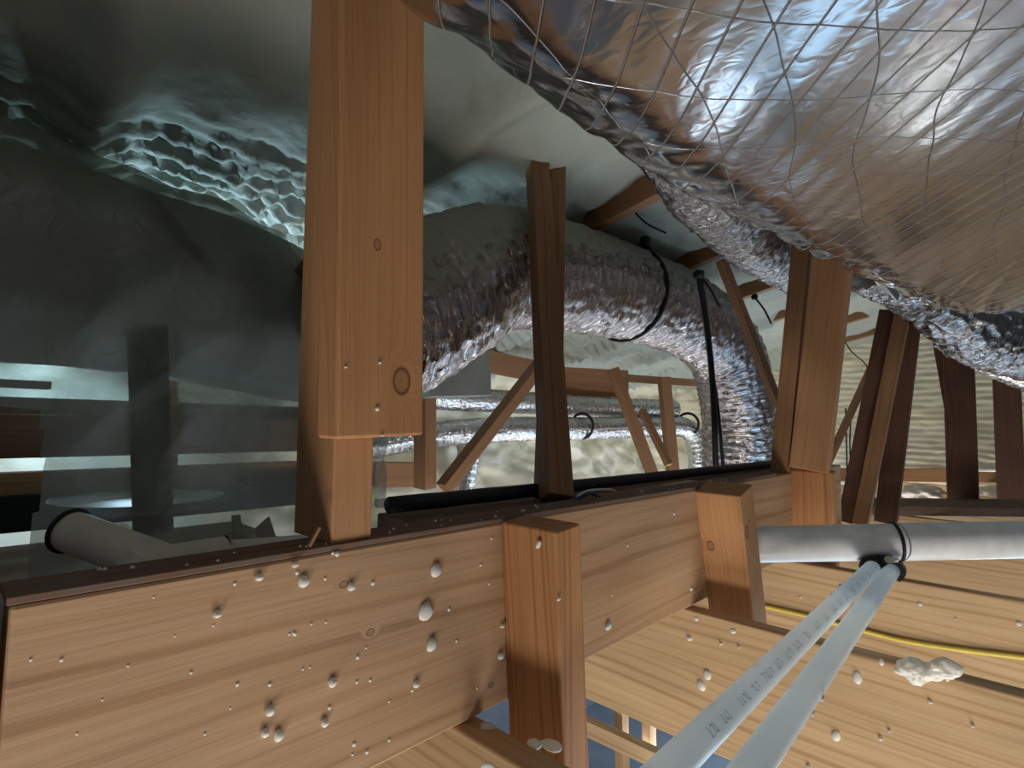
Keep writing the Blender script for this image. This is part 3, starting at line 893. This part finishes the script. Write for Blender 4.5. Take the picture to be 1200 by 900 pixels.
def make_big():
    nl, ns = 460, 420
    path, L = catmull([(-0.75, -0.03, 0.575), (0.0, -0.03, 0.575), (0.6, -0.03, 0.575), (1.1, -0.08, 0.58), (1.75, -0.21, 0.57)], nl)
    hw0, hh0, cr = 0.375, 0.285, 0.11
    # unit profile by arc length, starting at the +Y side, going under the belly to -Y and back over the top
    seg = []
    w, h = hw0 - cr, hh0 - cr
    per = 4 * (w + h) + 2 * math.pi * cr
    prof = []
    for k in range(ns):
        d = per * k / ns
        parts = [(2 * h, 'R'), (cr * math.pi / 2, 'c1'), (2 * w, 'B'), (cr * math.pi / 2, 'c2'), (2 * h, 'L'), (cr * math.pi / 2, 'c3'), (2 * w, 'T'), (cr * math.pi / 2, 'c4')]
        for ln, nm in parts:
            if d <= ln: break
            d -= ln
        a = d / cr
        if nm == 'R': q = (hw0, h - d, 1, 0)
        elif nm == 'c1': q = (w + cr * math.cos(a), -h - cr * math.sin(a), math.cos(a), -math.sin(a))
        elif nm == 'B': q = (w - d, -hh0, 0, -1)
        elif nm == 'c2': q = (-w - cr * math.sin(a), -h - cr * math.cos(a), -math.sin(a), -math.cos(a))
        elif nm == 'L': q = (-hw0, -h + d, -1, 0)
        elif nm == 'c3': q = (-w - cr * math.cos(a), h + cr * math.sin(a), -math.cos(a), math.sin(a))
        elif nm == 'T': q = (-w + d, hh0, 0, 1)
        else: q = (w + cr * math.sin(a), h + cr * math.cos(a), math.sin(a), math.cos(a))
        prof.append(q)
    cR, sR = math.cos(math.radians(-9)), math.sin(math.radians(-9))
    vs_, uvs = [], []
    for i, p in enumerate(path):
        u = i / nl; s_ = u * L
        sc = 1.0 - 0.04 * max(0, u - 0.5) - 0.12 * max(0, (u - 0.86) / 0.14) ** 2
        for k, (y, z, ny, nz) in enumerate(prof):
            arc = per * k / ns
            r = 0.010 * noise.noise(Vector((s_ * 1.7, arc * 2.0, 0.5))) + 0.0035 * noise.noise(Vector((s_ * 5, arc * 5, 2)))
            r += 0.012 * math.sin(math.pi * min(1, max(0, (y / hw0 + 1) / 2))) * (1 if nz < -0.9 else 0) * 0.6
            # threads pull the film in; it puffs between them
            q = (s_ + arc) * 24.0
            r += 0.0005 * abs(math.sin(math.pi * q))
            # crumpled corner and flank towards the beam
            fl = max(0.0, min(1.0, ny * 1.6)) if nz < 0.5 else 0
            w_ = Vector((s_ * 9, arc * 9, 3))
            r += fl * (0.016 * abs(noise.noise(w_)) + 0.009 * abs(noise.noise(w_ * 2.7)))
            # pleats where the wrap is gathered at the far end
            g = max(0.0, u - 0.66) / 0.34
            r += 0.010 * g * abs(math.sin((s_ * 0.35 + arc) * 60 + 3 * noise.noise(Vector((s_ * 3, arc * 4, 1)))))
            yy, zz = y * sc + ny * r, z * sc + nz * r
            vs_.append((p.x, p.y + yy * cR - zz * sR, p.z + yy * sR + zz * cR))
            uvs.append((s_, arc))
    fs = [(i * ns + k, i * ns + (k + 1) % ns, (i + 1) * ns + (k + 1) % ns, (i + 1) * ns + k) for i in range(nl) for k in range(ns)]
    fs.append(tuple(range(ns))[::-1]); fs.append(tuple(nl * ns + k for k in range(ns)))
    o = mesh_obj('overhead_duct', vs_, fs, FOIL_BIG, smooth=True, uvs=uvs)
    return tag(o, 'huge silver foil-wrapped duct with thread grid overhead at right', 'duct')


make_big()

fa = sweep('side_flex_duct', [(0.75, 0.42, 0.44), (1.15, 0.50, 0.53), (1.7, 0.60, 0.575), (2.05, 0.60, 0.580), (2.4, 0.58, 0.58)], lambda s: 0.03 + 0.065 * min(1, s / 0.25), FOIL_FLEX, nl=260, ns=90, rfn=crinkle(0.04, 0.004, 0.006, 2.0))
tag(fa, 'slim foil duct tucked along the lower side of the huge duct', 'duct')
fb = sweep('crumpled_flex_duct', [at(1020, 300, 1.95), at(1075, 330, 2.05), at(1125, 368, 2.05), at(1165, 395, 2.1), at(1300, 430, 2.2)], 0.125, FOIL_FLEX, nl=220, ns=90, rfn=crinkle(0.045, 0.010, 0.012, 5.0))
tag(fb, 'dark crumpled foil duct drooping over the broad upright web', 'duct')
fc = sweep('lower_flex_duct', [at(1130, 405, 3.0), at(1180, 425, 2.9), at(1300, 470, 2.8)], 0.10, FOIL_FAR, nl=120, ns=60, rfn=crinkle(0.04, 0.006, 0.006, 8.0))
tag(fc, 'bright foil duct entering from the right edge above the far web', 'duct')
# loose flap of foil tape under the huge duct
p = [at(994, 290, 1.78), at(1003, 292, 1.77), at(1056, 340, 1.82), at(1052, 353, 1.84), at(1030, 335, 1.83)]
vs_ = p + [q + Vector((0.004, 0.004, 0.003)) for q in p]
o = mesh_obj('foil_tape_flap', vs_, [(0, 1, 2, 3, 4), (9, 8, 7, 6, 5)] + [(k, k + 5, (k + 1) % 5 + 5, (k + 1) % 5) for k in range(5)], FOIL_FAR)
tag(o, 'loose pointed flap of foil tape beside the doubled post', 'tape')

# the long flexible duct in the middle
mid_pts = [(0.53, 0.91, 0.155), (0.64, 0.92, 0.205), (0.76, 0.93, 0.275), (0.98, 0.99, 0.385), (1.25, 1.01, 0.430), (1.63, 1.00, 0.445), (2.02, 0.97, 0.425), (2.32, 0.945, 0.33), (2.46, 0.94, 0.12), (2.53, 0.96, -0.16), (2.55, 0.98, -0.40)]
fm = sweep('main_flex_duct', mid_pts, lambda s: 0.160 - 0.008 * s, FOIL_SPRAYED, nl=520, ns=120, rfn=crinkle(0.030, 0.004, 0.007, 1.0), hint=(0, 0.2, 1))
tag(fm, 'long crinkled silver flexible duct arching across the middle and turning down', 'duct')


def strap_round(name, path_pts, u, R, label, extra=None, mat=RUBBER, wid=0.008, a0=-2.6, a1=1.9):
    path, L = catmull(path_pts, 100)
    i = int(u * 100)
    p = path[i]; t = (path[min(i + 1, 100)] - path[i - 1]).normalized()
    up = Vector((0, 0, 1)); up = (up - t * up.dot(t)).normalized(); sd = t.cross(up)
    pts = []
    for k in range(25):
        a = a0 + (a1 - a0) * k / 24
        pts.append(p + sd * (math.cos(a) * R) + up * (math.sin(a) * R))
    if extra: pts = pts + [Vector(e) for e in extra]
    o = sweep(name, pts, wid, mat, nl=70, ns=8)
    return tag(o, label, 'strap')


strap_round('hanger_strap', mid_pts, 0.44, 0.160, 'black hanger strap looped round the large duct, nearer one', wid=0.007)
# two strap tails hanging free in front of the duct's downward bend
sweep('hanging_strap', [at(819, 322, 1.80), at(828, 380, 1.82), at(835, 450, 1.84), at(839, 550, 1.86)], 0.010, RUBBER, nl=30, ns=10)
tag(bpy.data.objects['hanging_strap'], 'long black strap hanging before the down-turned duct, left strand', 'strap')
sweep('hanging_strap.001', [at(829, 400, 1.86), at(840, 470, 1.88), at(848, 552, 1.90)], 0.006, RUBBER, nl=30, ns=8)
tag(bpy.data.objects['hanging_strap.001'], 'thin black strap strand just right of the long hanging strap', 'strap')


def clip(name, p, label, r=0.02):
    bm = bmesh.new()
    bmesh.ops.create_icosphere(bm, subdivisions=2, radius=r, matrix=Matrix.Translation(p))
    for v in bm.verts: v.co = p + (v.co - p) * (1 + 0.4 * noise.noise(v.co * 70))
    o = bm_obj(name, bm, RUBBER, smooth=True)
    tail = sweep('tail', [p, p + Vector((0.02, -0.03, -0.05)), p + Vector((0.05, -0.05, -0.11))], 0.004, RUBBER, nl=10, ns=6)
    adopt(tail, o)
    return tag(o, label, 'clip')


clip('strap_knot', at(756, 284, 1.85), 'black strap knot on the foam above the looped strap')
clip('strap_knot', at(819, 322, 1.80), 'black knot at the top of the long hanging strap', 0.018)
clip('strap_knot', at(884, 348, 2.3), 'small black knot left of the doubled post', 0.014)

# sheet metal plenum under the left end of the duct
pl = board('plenum_box', at(490, 440, 1.42), at(560, 440, 1.50), 0.16, 0.115, (0, 0, 1), METAL, 'dull grey sheet metal box under the left end of the large duct', 'plenum', bev=0.002)

# far horizontal ducts
d1 = sweep('far_flex_duct', [at(430, 458, 2.3), at(520, 466, 2.55), at(600, 471, 2.8), at(690, 476, 3.1), at(790, 480, 3.4)], 0.056, FOIL_FAR, nl=220, ns=48, rfn=crinkle(0.03, 0.004, 0.004, 3.0))
tag(d1, 'upper of two far silver ducts running level behind the webs', 'duct')
d2 = sweep('far_flex_duct', [at(430, 522, 2.45), at(520, 508, 2.6), at(600, 503, 2.75), at(690, 502, 3.0), at(760, 500, 3.25), at(806, 503, 3.4), at(818, 535, 3.4), at(816, 585, 3.4)], 0.060, FOIL_FAR, nl=260, ns=48, rfn=crinkle(0.03, 0.004, 0.004, 6.0))
tag(d2, 'lower of two far silver ducts, bending down at its right end', 'duct')
for q, (x, y, t, lab) in enumerate([(682, 499, 2.95, 'black band round the lower far duct right of the slim post'), (806, 497, 3.38, 'black band round the far duct at its bend')]):
    cpt = at(x, y, t)
    ax = Vector((1, 0.1, 0)).normalized(); s1 = Vector((0, 0, 1)); s2 = ax.cross(s1)
    pts = [cpt + s1 * (math.cos(a) * 0.066) + s2 * (math.sin(a) * 0.066) for a in [2 * math.pi * k / 16 for k in range(17)]]
    o = sweep('duct_band', pts, 0.008, RUBBER, nl=48, ns=8, caps=False)
    tag(o, lab, 'band')

sweep('far_flex_drop', [at(545, 500, 2.9), at(548, 540, 2.85), at(535, 600, 2.8)], 0.055, FOIL_FAR, nl=60, ns=36, rfn=crinkle(0.03, 0.004, 0.005, 9.0))
tag(bpy.data.objects['far_flex_drop'], 'short bright foil duct dropping behind the diagonal web', 'duct')

# ------------------------------------------------------------------ far framing
board('diagonal_web', at(520, 572, 1.75), at(640, 418, 2.05), 0.038, 0.052, (0.4, -0.8, 0.5), W_web, 'diagonal brown web rising right to meet the slim centre post', 'truss web')
board('far_post', at(498, 572, 1.75), at(498, 440, 1.75), 0.06, 0.045, (1, 0, 0), W_web, 'short upright brown post beside the foot of the diagonal web', 'post')
board('far_block', at(438, 556, 1.9), at(492, 556, 1.98), 0.04, 0.085, (0, 0, 1), W_web, 'brown block between the near post and the short upright', 'block')
board('top_chord', at(555, 420, 2.75), at(650, 440, 3.0), 0.04, 0.11, (0, 0, 1), W_web, 'red-brown truss chord under foam behind the diagonal web', 'truss chord')
board('top_chord', at(630, 446, 3.0), at(734, 450, 3.3), 0.04, 0.16, (0, 0, 1), W_web, 'short wide truss chord right of the slim centre post', 'truss chord')
board('top_chord', at(730, 443, 3.3), at(830, 450, 3.6), 0.04, 0.045, (0, 0, 1), W_web, 'thin truss chord running into foam before the duct bend', 'truss chord')
board('far_web', at(718, 432, 2.9), at(766, 560, 2.85), 0.04, 0.055, (1, -0.6, 0), W_web, 'far web leaning left, left of the far pair', 'truss web')
board('far_web', at(778, 442, 2.95), at(789, 560, 2.9), 0.04, 0.060, (1, -0.6, 0), W_web, 'far upright web, right of the far pair', 'truss web')
board('far_web', at(752, 480, 2.95), at(784, 545, 2.80), 0.03, 0.035, (1, -0.6, 0), W_web, 'thin grey diagonal between the far pair of webs', 'truss web')
board('far_sill', at(440, 590, 2.3), at(900, 562, 3.3), 0.05, 0.03, (0, 0, 1), W_dusty, 'dim sill strip along the foot of the banked cream foam', 'sill')

# ------------------------------------------------------------------ pipes, tubes and cables
bpipe = sweep('black_pipe', [(0.438, 0.628, -0.115), (0.9, 0.628, -0.118), (1.4, 0.630, -0.120), (2.1, 0.632, -0.122)], 0.0115, RUBBER, nl=60, ns=18, rfn=lambda s, a, u: 0.0008 * noise.noise(Vector((math.cos(a), math.sin(a), s * 14))))
tag(bpipe, 'long black insulated pipe lying along the back of the beam', 'pipe')
loop = [at(672, 588, 0.90), at(690, 578, 0.92), at(704, 584, 0.95), at(700, 590, 0.95)]
tag(sweep('blue_cable', loop, 0.003, BLUECABLE, nl=24, ns=8), 'loop of navy cable at the foot of the slim centre post', 'cable')
tag(sweep('white_cable', [at(676, 582, 0.95), at(690, 575, 1.0), at(716, 574, 1.05), at(722, 578, 1.06)], 0.0025, WHITECABLE, nl=24, ns=8), 'stub of white cable on the beam top past the slim post', 'cable')

# white drain pipe at the right: two lengths with a black joint ring
A = Vector(at(874, 638, 1.21)); B = Vector(at(1052, 635, 1.20)); D = Vector(at(1420, 628, 1.22))
pipe = bpy.data.objects.new('drain_pipe', None); C.objects.link(pipe); pipe.location = A; bpy.context.view_layer.update()
tag(pipe, 'thick white plastic drain pipe at right with a black joint ring', 'pipe')


def hollow(name, a, b, r, mat, parent, wall=0.004, ns=40):
    m, L = frame_from(a, b, (0, 0, 1))
    prof = [(0, r), (L, r), (L, r - wall), (0, r - wall)]
    vs_ = []; fs = []
    for (x, rr) in prof:
        for k in range(ns):
            an = 2 * math.pi * k / ns
            vs_.append(m @ Vector((x, math.cos(an) * rr, math.sin(an) * rr)))
    for i in range(4):
        for k in range(ns):
            fs.append((i * ns + k, ((i + 1) % 4) * ns + k, ((i + 1) % 4) * ns + (k + 1) % ns, i * ns + (k + 1) % ns))
    o = mesh_obj(name, vs_, fs, mat)
    mod = o.modifiers.new('e', 'EDGE_SPLIT'); mod.split_angle = 0.6
    o.data.polygons.foreach_set('use_smooth', [True] * len(o.data.polygons))
    if parent: adopt(o, parent)
    return o


hollow('pipe_length', A, B, 0.0385, PVC, pipe)
hollow('pipe_length', B + (D - B) * 0.002, D, 0.0395, PVC, pipe)
m, L = frame_from(B, D, (0, 0, 1))
ring = [m @ Vector((0.012 * math.cos(an) - 0.004, math.cos(an - 0.3) * 0.0400, math.sin(an - 0.3) * 0.0400)) for an in [2 * math.pi * k / 24 for k in range(25)]]
adopt(sweep('joint_ring', ring, 0.0035, RUBBER, nl=60, ns=8, caps=False), pipe)
tag(foam_blob('foam_dab', [(1028, 652), (1044, 651), (1056, 655), (1050, 660), (1034, 661)], 1.40, 'small cream foam dab between pipe and tube clamp', thick=0.012), None)

# two translucent tubes held by a black twin clamp
tubes = []
for nme, a, b, mid, lab in (('water_tube', at(760, 925, 0.45), at(1024, 664, 1.165), at(905, 776, 0.70), 'left of two translucent white water tubes, printed with faint lettering'),
                            ('water_tube', at(860, 930, 0.46), at(1046, 667, 1.165), at(968, 775, 0.70), 'right of two translucent white water tubes, plain and bluish')):
    ps = [a, a.lerp(b, 0.25), a.lerp(b, 0.5), a.lerp(b, 0.75), b]
    o = sweep(nme, ps, lambda s: 0.0150, PEX, nl=60, ns=32)
    tag(o, lab, 'tube', 'water tubes')
    tubes.append((o, a, b))
# foam spatter on the tubes
for (x, y, w, h, k) in [(886, 784, 4, 4, 0), (836, 830, 3.5, 3, 0), (912, 778, 4, 3, 0), (975, 698, 3, 3, 0), (985, 686, 2.6, 2.6, 0), (974, 756, 3.5, 3, 1), (962, 812, 4, 8, 1), (966, 820, 4, 4, 1), (929, 806, 2.5, 3, 1), (955, 838, 2.5, 4, 1), (1036, 687, 6, 3, 1)]:
    o, a, b = tubes[k]
    d = ray(x, y).normalized()
    ab = (b - a).normalized()
    n = ab.cross(d).normalized()
    # closest point on the tube axis to the sight line, then out to the surface
    w0 = a
    den = 1 - (ab.dot(d)) ** 2
    s = (ab.dot(d) * d.dot(w0) - ab.dot(w0)) / den
    q = a + ab * s
    on_ray = d * d.dot(q)
    off = on_ray - q
    if off.length > 0.0150: off = off.normalized() * 0.0150
    else: off = off - d * math.sqrt(max(0, 0.0150 ** 2 - off.length_squared))
    pos = q + off
    t = pos.dot(Fw)
    bead(o, pos, w * t / FPX, h * t / FPX, 0.003, axis='Y')

# faint illegible print on the left tube: rows of small dashes standing for letters
o, a, b = tubes[0]
m, L = frame_from(a, b, (-Fw.x, -Fw.y, 0.9))
vs_, fs = [], []
rng = random.Random(3)
x = 0.10 * L
while x < 0.97 * L:
    for g in range(rng.randint(3, 5)):
        wl = 0.004
        hgt = rng.choice((0.24, 0.3, 0.34))
        for (a0, a1, xa, xb) in ((-hgt, hgt, x, x + 0.0014), (hgt - 0.1, hgt, x, x + wl)) if rng.random() < 0.7 else ((-hgt, -hgt + 0.12, x, x + wl), (-hgt, hgt, x + wl - 0.0014, x + wl)):
            i0 = len(vs_)
            for an in np.linspace(a0, a1, 4):
                an2 = math.pi / 2 + 0.15 + an
                for xx in (xa, xb):
                    vs_.append(m @ Vector((xx, math.cos(an2) * 0.0152, math.sin(an2) * 0.0152)))
            for q in range(3):
                fs.append((i0 + 2 * q, i0 + 2 * q + 1, i0 + 2 * q + 3, i0 + 2 * q + 2))
        x += 0.0062
    x += rng.uniform(0.012, 0.03)
pr = mesh_obj('printed_lettering', vs_, fs, INK); adopt(pr, o); pr['kind'] = 'stuff'
pr['label'] = 'faint violet lettering too blurred to read'

# twin clamp
m, L = frame_from(tubes[0][1], tubes[0][2], (0, 0, 1))
clampo = bpy.data.objects.new('twin_tube_clamp', None); C.objects.link(clampo); clampo.location = tubes[0][2]; bpy.context.view_layer.update()
tag(clampo, 'black twin clamp holding both tubes under the white pipe', 'clamp')
for (o, a, b) in tubes:
    ax = (b - a).normalized(); e1 = Vector((0, 0, 1)); e1 = (e1 - ax * e1.dot(ax)).normalized(); e2 = ax.cross(e1)
    cc = b - ax * 0.010
    vs_, fs = [], []
    ns = 28
    for (xo, rr) in ((-0.008, 0.0240), (0.012, 0.0240), (0.012, 0.0152), (-0.008, 0.0152)):
        for k in range(ns):
            an = math.radians(-60) + math.radians(300) * k / (ns - 1)
            vs_.append(cc + ax * xo + e2 * (math.cos(an) * rr) + e1 * (math.sin(an) * rr))
    for i in range(4):
        for k in range(ns - 1):
            fs.append((i * ns + k, i * ns + k + 1, ((i + 1) % 4) * ns + k + 1, ((i + 1) % 4) * ns + k))
    fs.append(tuple(i * ns for i in range(4))); fs.append(tuple(i * ns + ns - 1 for i in range(4))[::-1])
    adopt(mesh_obj('clamp_ring', vs_, fs, RUBBER), clampo)
b0, b1 = tubes[0][2], tubes[1][2]
adopt(board('clamp_bridge', b0 + (b1 - b0) * 0.42 - Vector((0.008, 0.008, 0.030)), b0 + (b1 - b0) * 0.42 + Vector((-0.004, -0.004, 0.028)), 0.018, 0.030, b1 - b0, RUBBER, bev=0.004), clampo)

# yellow cable stapled along the joist, and a thin loose wire
yc = [onX(x, y, JX[3] - 0.006) for x, y in ((880, 707), (955, 724), (1000, 736), (1060, 751), (1130, 762), (1210, 772), (1300, 785))]
tag(sweep('yellow_cable', yc, 0.0055, YELLOW, nl=60, ns=10), 'thin yellow cable running along the pine joist at right', 'cable')

# ------------------------------------------------------------------ the sheeted trunk at the left
tr = sweep('trunk_duct', [(-0.8, 1.33, 0.265), (0.0, 1.30, 0.265), (0.35, 1.30, 0.255), (0.66, 1.35, 0.215)], 0.18, GREYWRAP, nl=120, ns=64, rfn=lambda s, a, u: 0.012 * noise.noise(Vector((math.cos(a) * 2, math.sin(a) * 2, s * 5))), sq=(1.35, 1.0))
tag(tr, 'grey jacketed trunk duct under plastic sheeting at left', 'duct')


def make_sheet():
    nx, nv = 190, 170
    prof = [(1.62, 0.36), (1.50, 0.455), (1.34, 0.480), (1.16, 0.455), (1.03, 0.37), (0.985, 0.25), (0.97, 0.10), (0.965, -0.08), (0.955, -0.22), (0.94, -0.328)]
    pp, L = catmull([(0, y, z) for y, z in prof], nv)
    vs_ = []
    keep = {}
    for i in range(nx + 1):
        X = -0.75 + 1.40 * i / nx
        for j, p in enumerate(pp):
            v = j / nv
            hang = max(0.0, v - 0.55) / 0.45
            fold = math.sin(X * 23 + 2.0 * noise.noise(Vector((X * 3, v * 2, 0)))) * 0.5 + math.sin(X * 51 + 1.2 + v * 2) * 0.25
            Y = p.y - 0.06 * hang * fold - 0.016 * fold
            z = p.z + 0.018 * noise.noise(Vector((X * 5, v * 5, 1)))
            # the sheet sags towards the right along with the trunk
            z -= (0.09 * max(0, X - 0.05) / 0.6) * (1 - hang)
            diag = noise.noise(Vector((X * 6 + v * 9, v * 3 - X * 2, 4)))
            Y -= 0.045 * abs(diag)
            xx = X + 0.02 * hang * noise.noise(Vector((X * 9, v * 4, 7)))
            vs_.append((xx, Y, z))
            edge = 0.115 + 0.05 * noise.noise(Vector((v * 9, 0, 0)))
            k = not (X > 0.50 and z > -0.02)
            if z < 0.0 + 0.03 * noise.noise(Vector((X * 14, 0, 2))) and X < edge: k = False
            # torn holes near the left
            if ((X + 0.02) / 0.05) ** 2 + ((z - 0.045) / 0.016) ** 2 < 1 + 0.5 * noise.noise(Vector((X * 40, z * 40, 0))): k = False
            keep[(i, j)] = k
    n1 = nv + 1
    fs = [(i * n1 + j, i * n1 + j + 1, (i + 1) * n1 + j + 1, (i + 1) * n1 + j) for i in range(nx) for j in range(nv)
          if keep[(i, j)] and keep[(i + 1, j)] and keep[(i, j + 1)] and keep[(i + 1, j + 1)]]
    used = sorted({q for f in fs for q in f}); mp_ = {q: k for k, q in enumerate(used)}
    o = mesh_obj('plastic_sheet', [vs_[q] for q in used], [tuple(mp_[q] for q in f) for f in fs], FILM, smooth=True)
    return tag(o, 'dingy translucent plastic sheeting draped over the trunk at left', 'plastic sheet')


make_sheet()
# dark strip put in for a dark sheet fold on the trunk shoulder and the dark upright seen through the sheet
tag(sweep('trunk_fold_strip', [onY(172, 228, 1.13), onY(200, 258, 1.06), onY(225, 290, 1.03), onY(250, 322, 1.01)], 0.010, DARKCLOTH, nl=24, ns=8), 'dark strip put in for a dark fold of the sheeting on the trunk shoulder', 'strap')
board('dark_hanger', onY(172, 345, 1.12), onY(180, 625, 1.12), 0.012, 0.060, (1, -0.3, 0), DARKCLOTH, 'black upright hanger seen through the plastic sheeting', 'hanger')
board('inner_stud', onY(197, 420, 1.6), onY(197, 560, 1.6), 0.038, 0.035, (1, 0, 0), W_web, 'dim brown stud behind the sheet beside the black hanger', 'stud')

# boards along the eave at the left, with the lit foam showing between them
ye = 1.90


def eave_board(y0, y1, x0, x1, Y, lab, mat, nm='eave_board'):
    pa = onY(x0, (y0 + y1) / 2, Y)
    zt = onY(x0, y0, Y).z; zb = onY(x0, y1, Y).z
    zc = (zt + zb) / 2
    xb = onY(x1, (y0 + y1) / 2, Y).x
    return board(nm, (pa.x, Y, zc), (xb, Y, zc), 0.04, abs(zt - zb), (0, 0, 1), mat, lab, 'board', 'eave boards', bev=0.002)


eave_board(459, 486, -160, 430, ye + 0.05, 'greyish shelf board above the dark red-brown eave board', W_dusty)
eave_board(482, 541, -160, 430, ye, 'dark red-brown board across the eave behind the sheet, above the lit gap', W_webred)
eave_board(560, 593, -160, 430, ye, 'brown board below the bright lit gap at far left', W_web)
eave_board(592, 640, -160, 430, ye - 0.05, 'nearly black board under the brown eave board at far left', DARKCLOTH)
eave_board(436, 447, -160, 60, ye, 'thin dark rail above the eave boards at far left', W_webred, 'eave_rail')
board('deck_board', (-1.1, 1.22, -0.351), (0.72, 1.22, -0.351), 1.30, 0.03, (0, 0, 1), W_dusty, 'wide dusty board on the joists below the sheeting', 'deck board')

# drain pan under the sheet
pan = bpy.data.objects.new('drain_pan', None); C.objects.link(pan)
pc = onY(165, 590, 1.14); pan.location = pc; bpy.context.view_layer.update()
tag(pan, 'pale round drain pan with a black rim under the sheeting', 'pan')
vs_, fs = [], []
ns = 48
prof = [(0.0, 0.0), (0.10, 0.0), (0.125, 0.010), (0.130, 0.010), (0.104, -0.004), (0.0, -0.004)]
for (r, z) in prof:
    for k in range(ns):
        an = 2 * math.pi * k / ns
        vs_.append(pc + Vector((math.cos(an) * r, math.sin(an) * r, z)))
for i in range(len(prof) - 1):
    for k in range(ns):
        fs.append((i * ns + k, i * ns + (k + 1) % ns, (i + 1) * ns + (k + 1) % ns, (i + 1) * ns + k))
adopt(mesh_obj('pan_dish', vs_, fs, PVC, smooth=True), pan)
adopt(sweep('pan_rim', [pc + Vector((math.cos(an) * 0.130, math.sin(an) * 0.130, 0.008)) for an in [2 * math.pi * k / 32 for k in range(33)]], 0.005, RUBBER, nl=90, ns=8, caps=False), pan)

# greyed plastic wye pipe lying behind the beam at the left
wye = bpy.data.objects.new('wye_pipe', None); C.objects.link(wye)
wa, wb, wc, wd = onY(82, 622, 0.84), onY(205, 668, 0.70), onY(262, 650, 0.72), onY(420, 635, 0.72)
wye.location = wb; bpy.context.view_layer.update()
tag(wye, 'dull white plastic wye pipe with black rings behind the beam at left', 'pipe')
adopt(sweep('branch', [wa, wb], 0.0235, PVC_OLD, nl=20, ns=32, straight=True), wye)
adopt(sweep('main_run', [onY(150, 672, 0.68), wc], 0.022, PVC_OLD, nl=20, ns=32, straight=True), wye)
adopt(sweep('outlet', [wc, wd], 0.0165, PVC_OLD, nl=20, ns=28, straight=True), wye)
for (pp0, pp1, r) in ((wa, wb, 0.0245), (wc, wd, 0.020)):
    m, L = frame_from(pp0, pp1, (0, 0, 1))
    rg = [m @ Vector((0.0, math.cos(an) * r, math.sin(an) * r)) for an in [2 * math.pi * k / 24 for k in range(25)]]
    adopt(sweep('seal_ring', rg, 0.0028, RUBBER, nl=60, ns=8, caps=False), wye)
# torn scraps of film standing beside the near post
for q, (outl, Y, lab) in enumerate([([(272, 605), (282, 604), (284, 625), (300, 640), (292, 645), (275, 632)], 0.90, 'curled torn strip of grey film behind the beam'),
                                   ([(298, 622), (316, 606), (327, 640), (310, 643)], 0.86, 'squarish scrap of grey film behind the beam')]):
    p = [onY(x, y, Y) for x, y in outl]
    n = len(p)
    vs_ = p + [w + Vector((0.0, 0.004, 0.001)) for w in p]
    o = mesh_obj('film_scrap', vs_, [tuple(range(n)), tuple(range(2 * n - 1, n - 1, -1))] + [(k, k + n, (k + 1) % n + n, (k + 1) % n) for k in range(n)], CARD)
    tag(o, lab, 'scrap')
sp = board('wood_splinter', onY(362, 640, 0.497), onY(374, 618, 0.497), 0.003, 0.004, (0, -1, 0), W_web, 'split sliver of wood at the foot of the near post', 'splinter', bev=0)

# ------------------------------------------------------------------ room below, seen between the joists
fr = bpy.data.objects.new('stud_frame', None); C.objects.link(fr); fr.location = at(735, 870, 2.3); bpy.context.view_layer.update()
tag(fr, 'pale timber framing in the room below, seen between joists', 'frame')
adopt(board('rail', at(660, 838, 2.3), at(860, 930, 2.1), 0.05, 0.06, (0, 0, 1), W_joist), fr)
for (x, t) in ((727, 2.35), (759, 2.35), (800, 2.3)):
    adopt(board('stud', at(x, 790, t), at(x + 4, 960, t), 0.04, 0.05, (1, 0, 0), W_joist), fr)
slab('wall_below', (-3.2, 3.1, -2.65), (6.0, 3.2, -0.62), CONCRETE, 'blue-grey wall of the room below', 'wall')

# ------------------------------------------------------------------ small things near the gable and on the roof foam
for pts, r, lab in (([at(991, 478, 3.3), at(992, 520, 3.3), at(993, 562, 3.3)], 0.004, 'thin dark wire hanging before the gable, left one'),
                    ([at(997, 488, 3.2), at(996, 525, 3.2), at(999, 562, 3.2)], 0.004, 'thin dark wire hanging before the gable, right one'),
                    ([at(985, 392, 3.0), at(998, 412, 3.0), at(1016, 430, 3.0), at(1008, 452, 3.0)], 0.003, 'looped dark wire by the tip of the pale brace'),
                    ([at(742, 247, 1.72), at(758, 262, 1.74), at(780, 273, 1.78)], 0.003, 'loose grey wire stuck to the roof foam between rafters')):
    tag(sweep('loose_wire', pts, r, DARKCLOTH, nl=24, ns=6), lab, 'wire')
board('gable_stud', at(1194, 440, 3.9), at(1194, 575, 3.9), 0.05, 0.06, (1, 0, 0), W_web, 'brown gable stud cut by the right edge of the photo', 'stud')


def batt(name, cen, size, label, seed):
    bm = bmesh.new()
    bmesh.ops.create_icosphere(bm, subdivisions=4, radius=1.0)
    for v in bm.verts:
        f = 1 + 0.35 * noise.noise(v.co * 1.8 + Vector((seed, 0, 0))) + 0.12 * noise.noise(v.co * 6)
        v.co = Vector((v.co.x * size[0], v.co.y * size[1], v.co.z * size[2])) * f
    o = bm_obj(name, bm, BATT, mw=Matrix.Translation(cen), smooth=True)
    return tag(o, label, 'insulation')


BATT = simple('pinkish_batt', (0.74, 0.64, 0.56), 0.9, bump=(40, 0.5, 0.01))
batt('insulation_batt', at(1082, 578, 3.35), (0.14, 0.10, 0.05), 'pale pink insulation heap below the cross rail', 1.0)
batt('insulation_batt', at(1165, 580, 3.35), (0.12, 0.10, 0.05), 'pale insulation heap right of the broad dark web', 5.0)
batt('insulation_batt', at(560, 590, 2.6), (0.16, 0.12, 0.05), 'pale insulation heap behind the black pipe', 9.0)
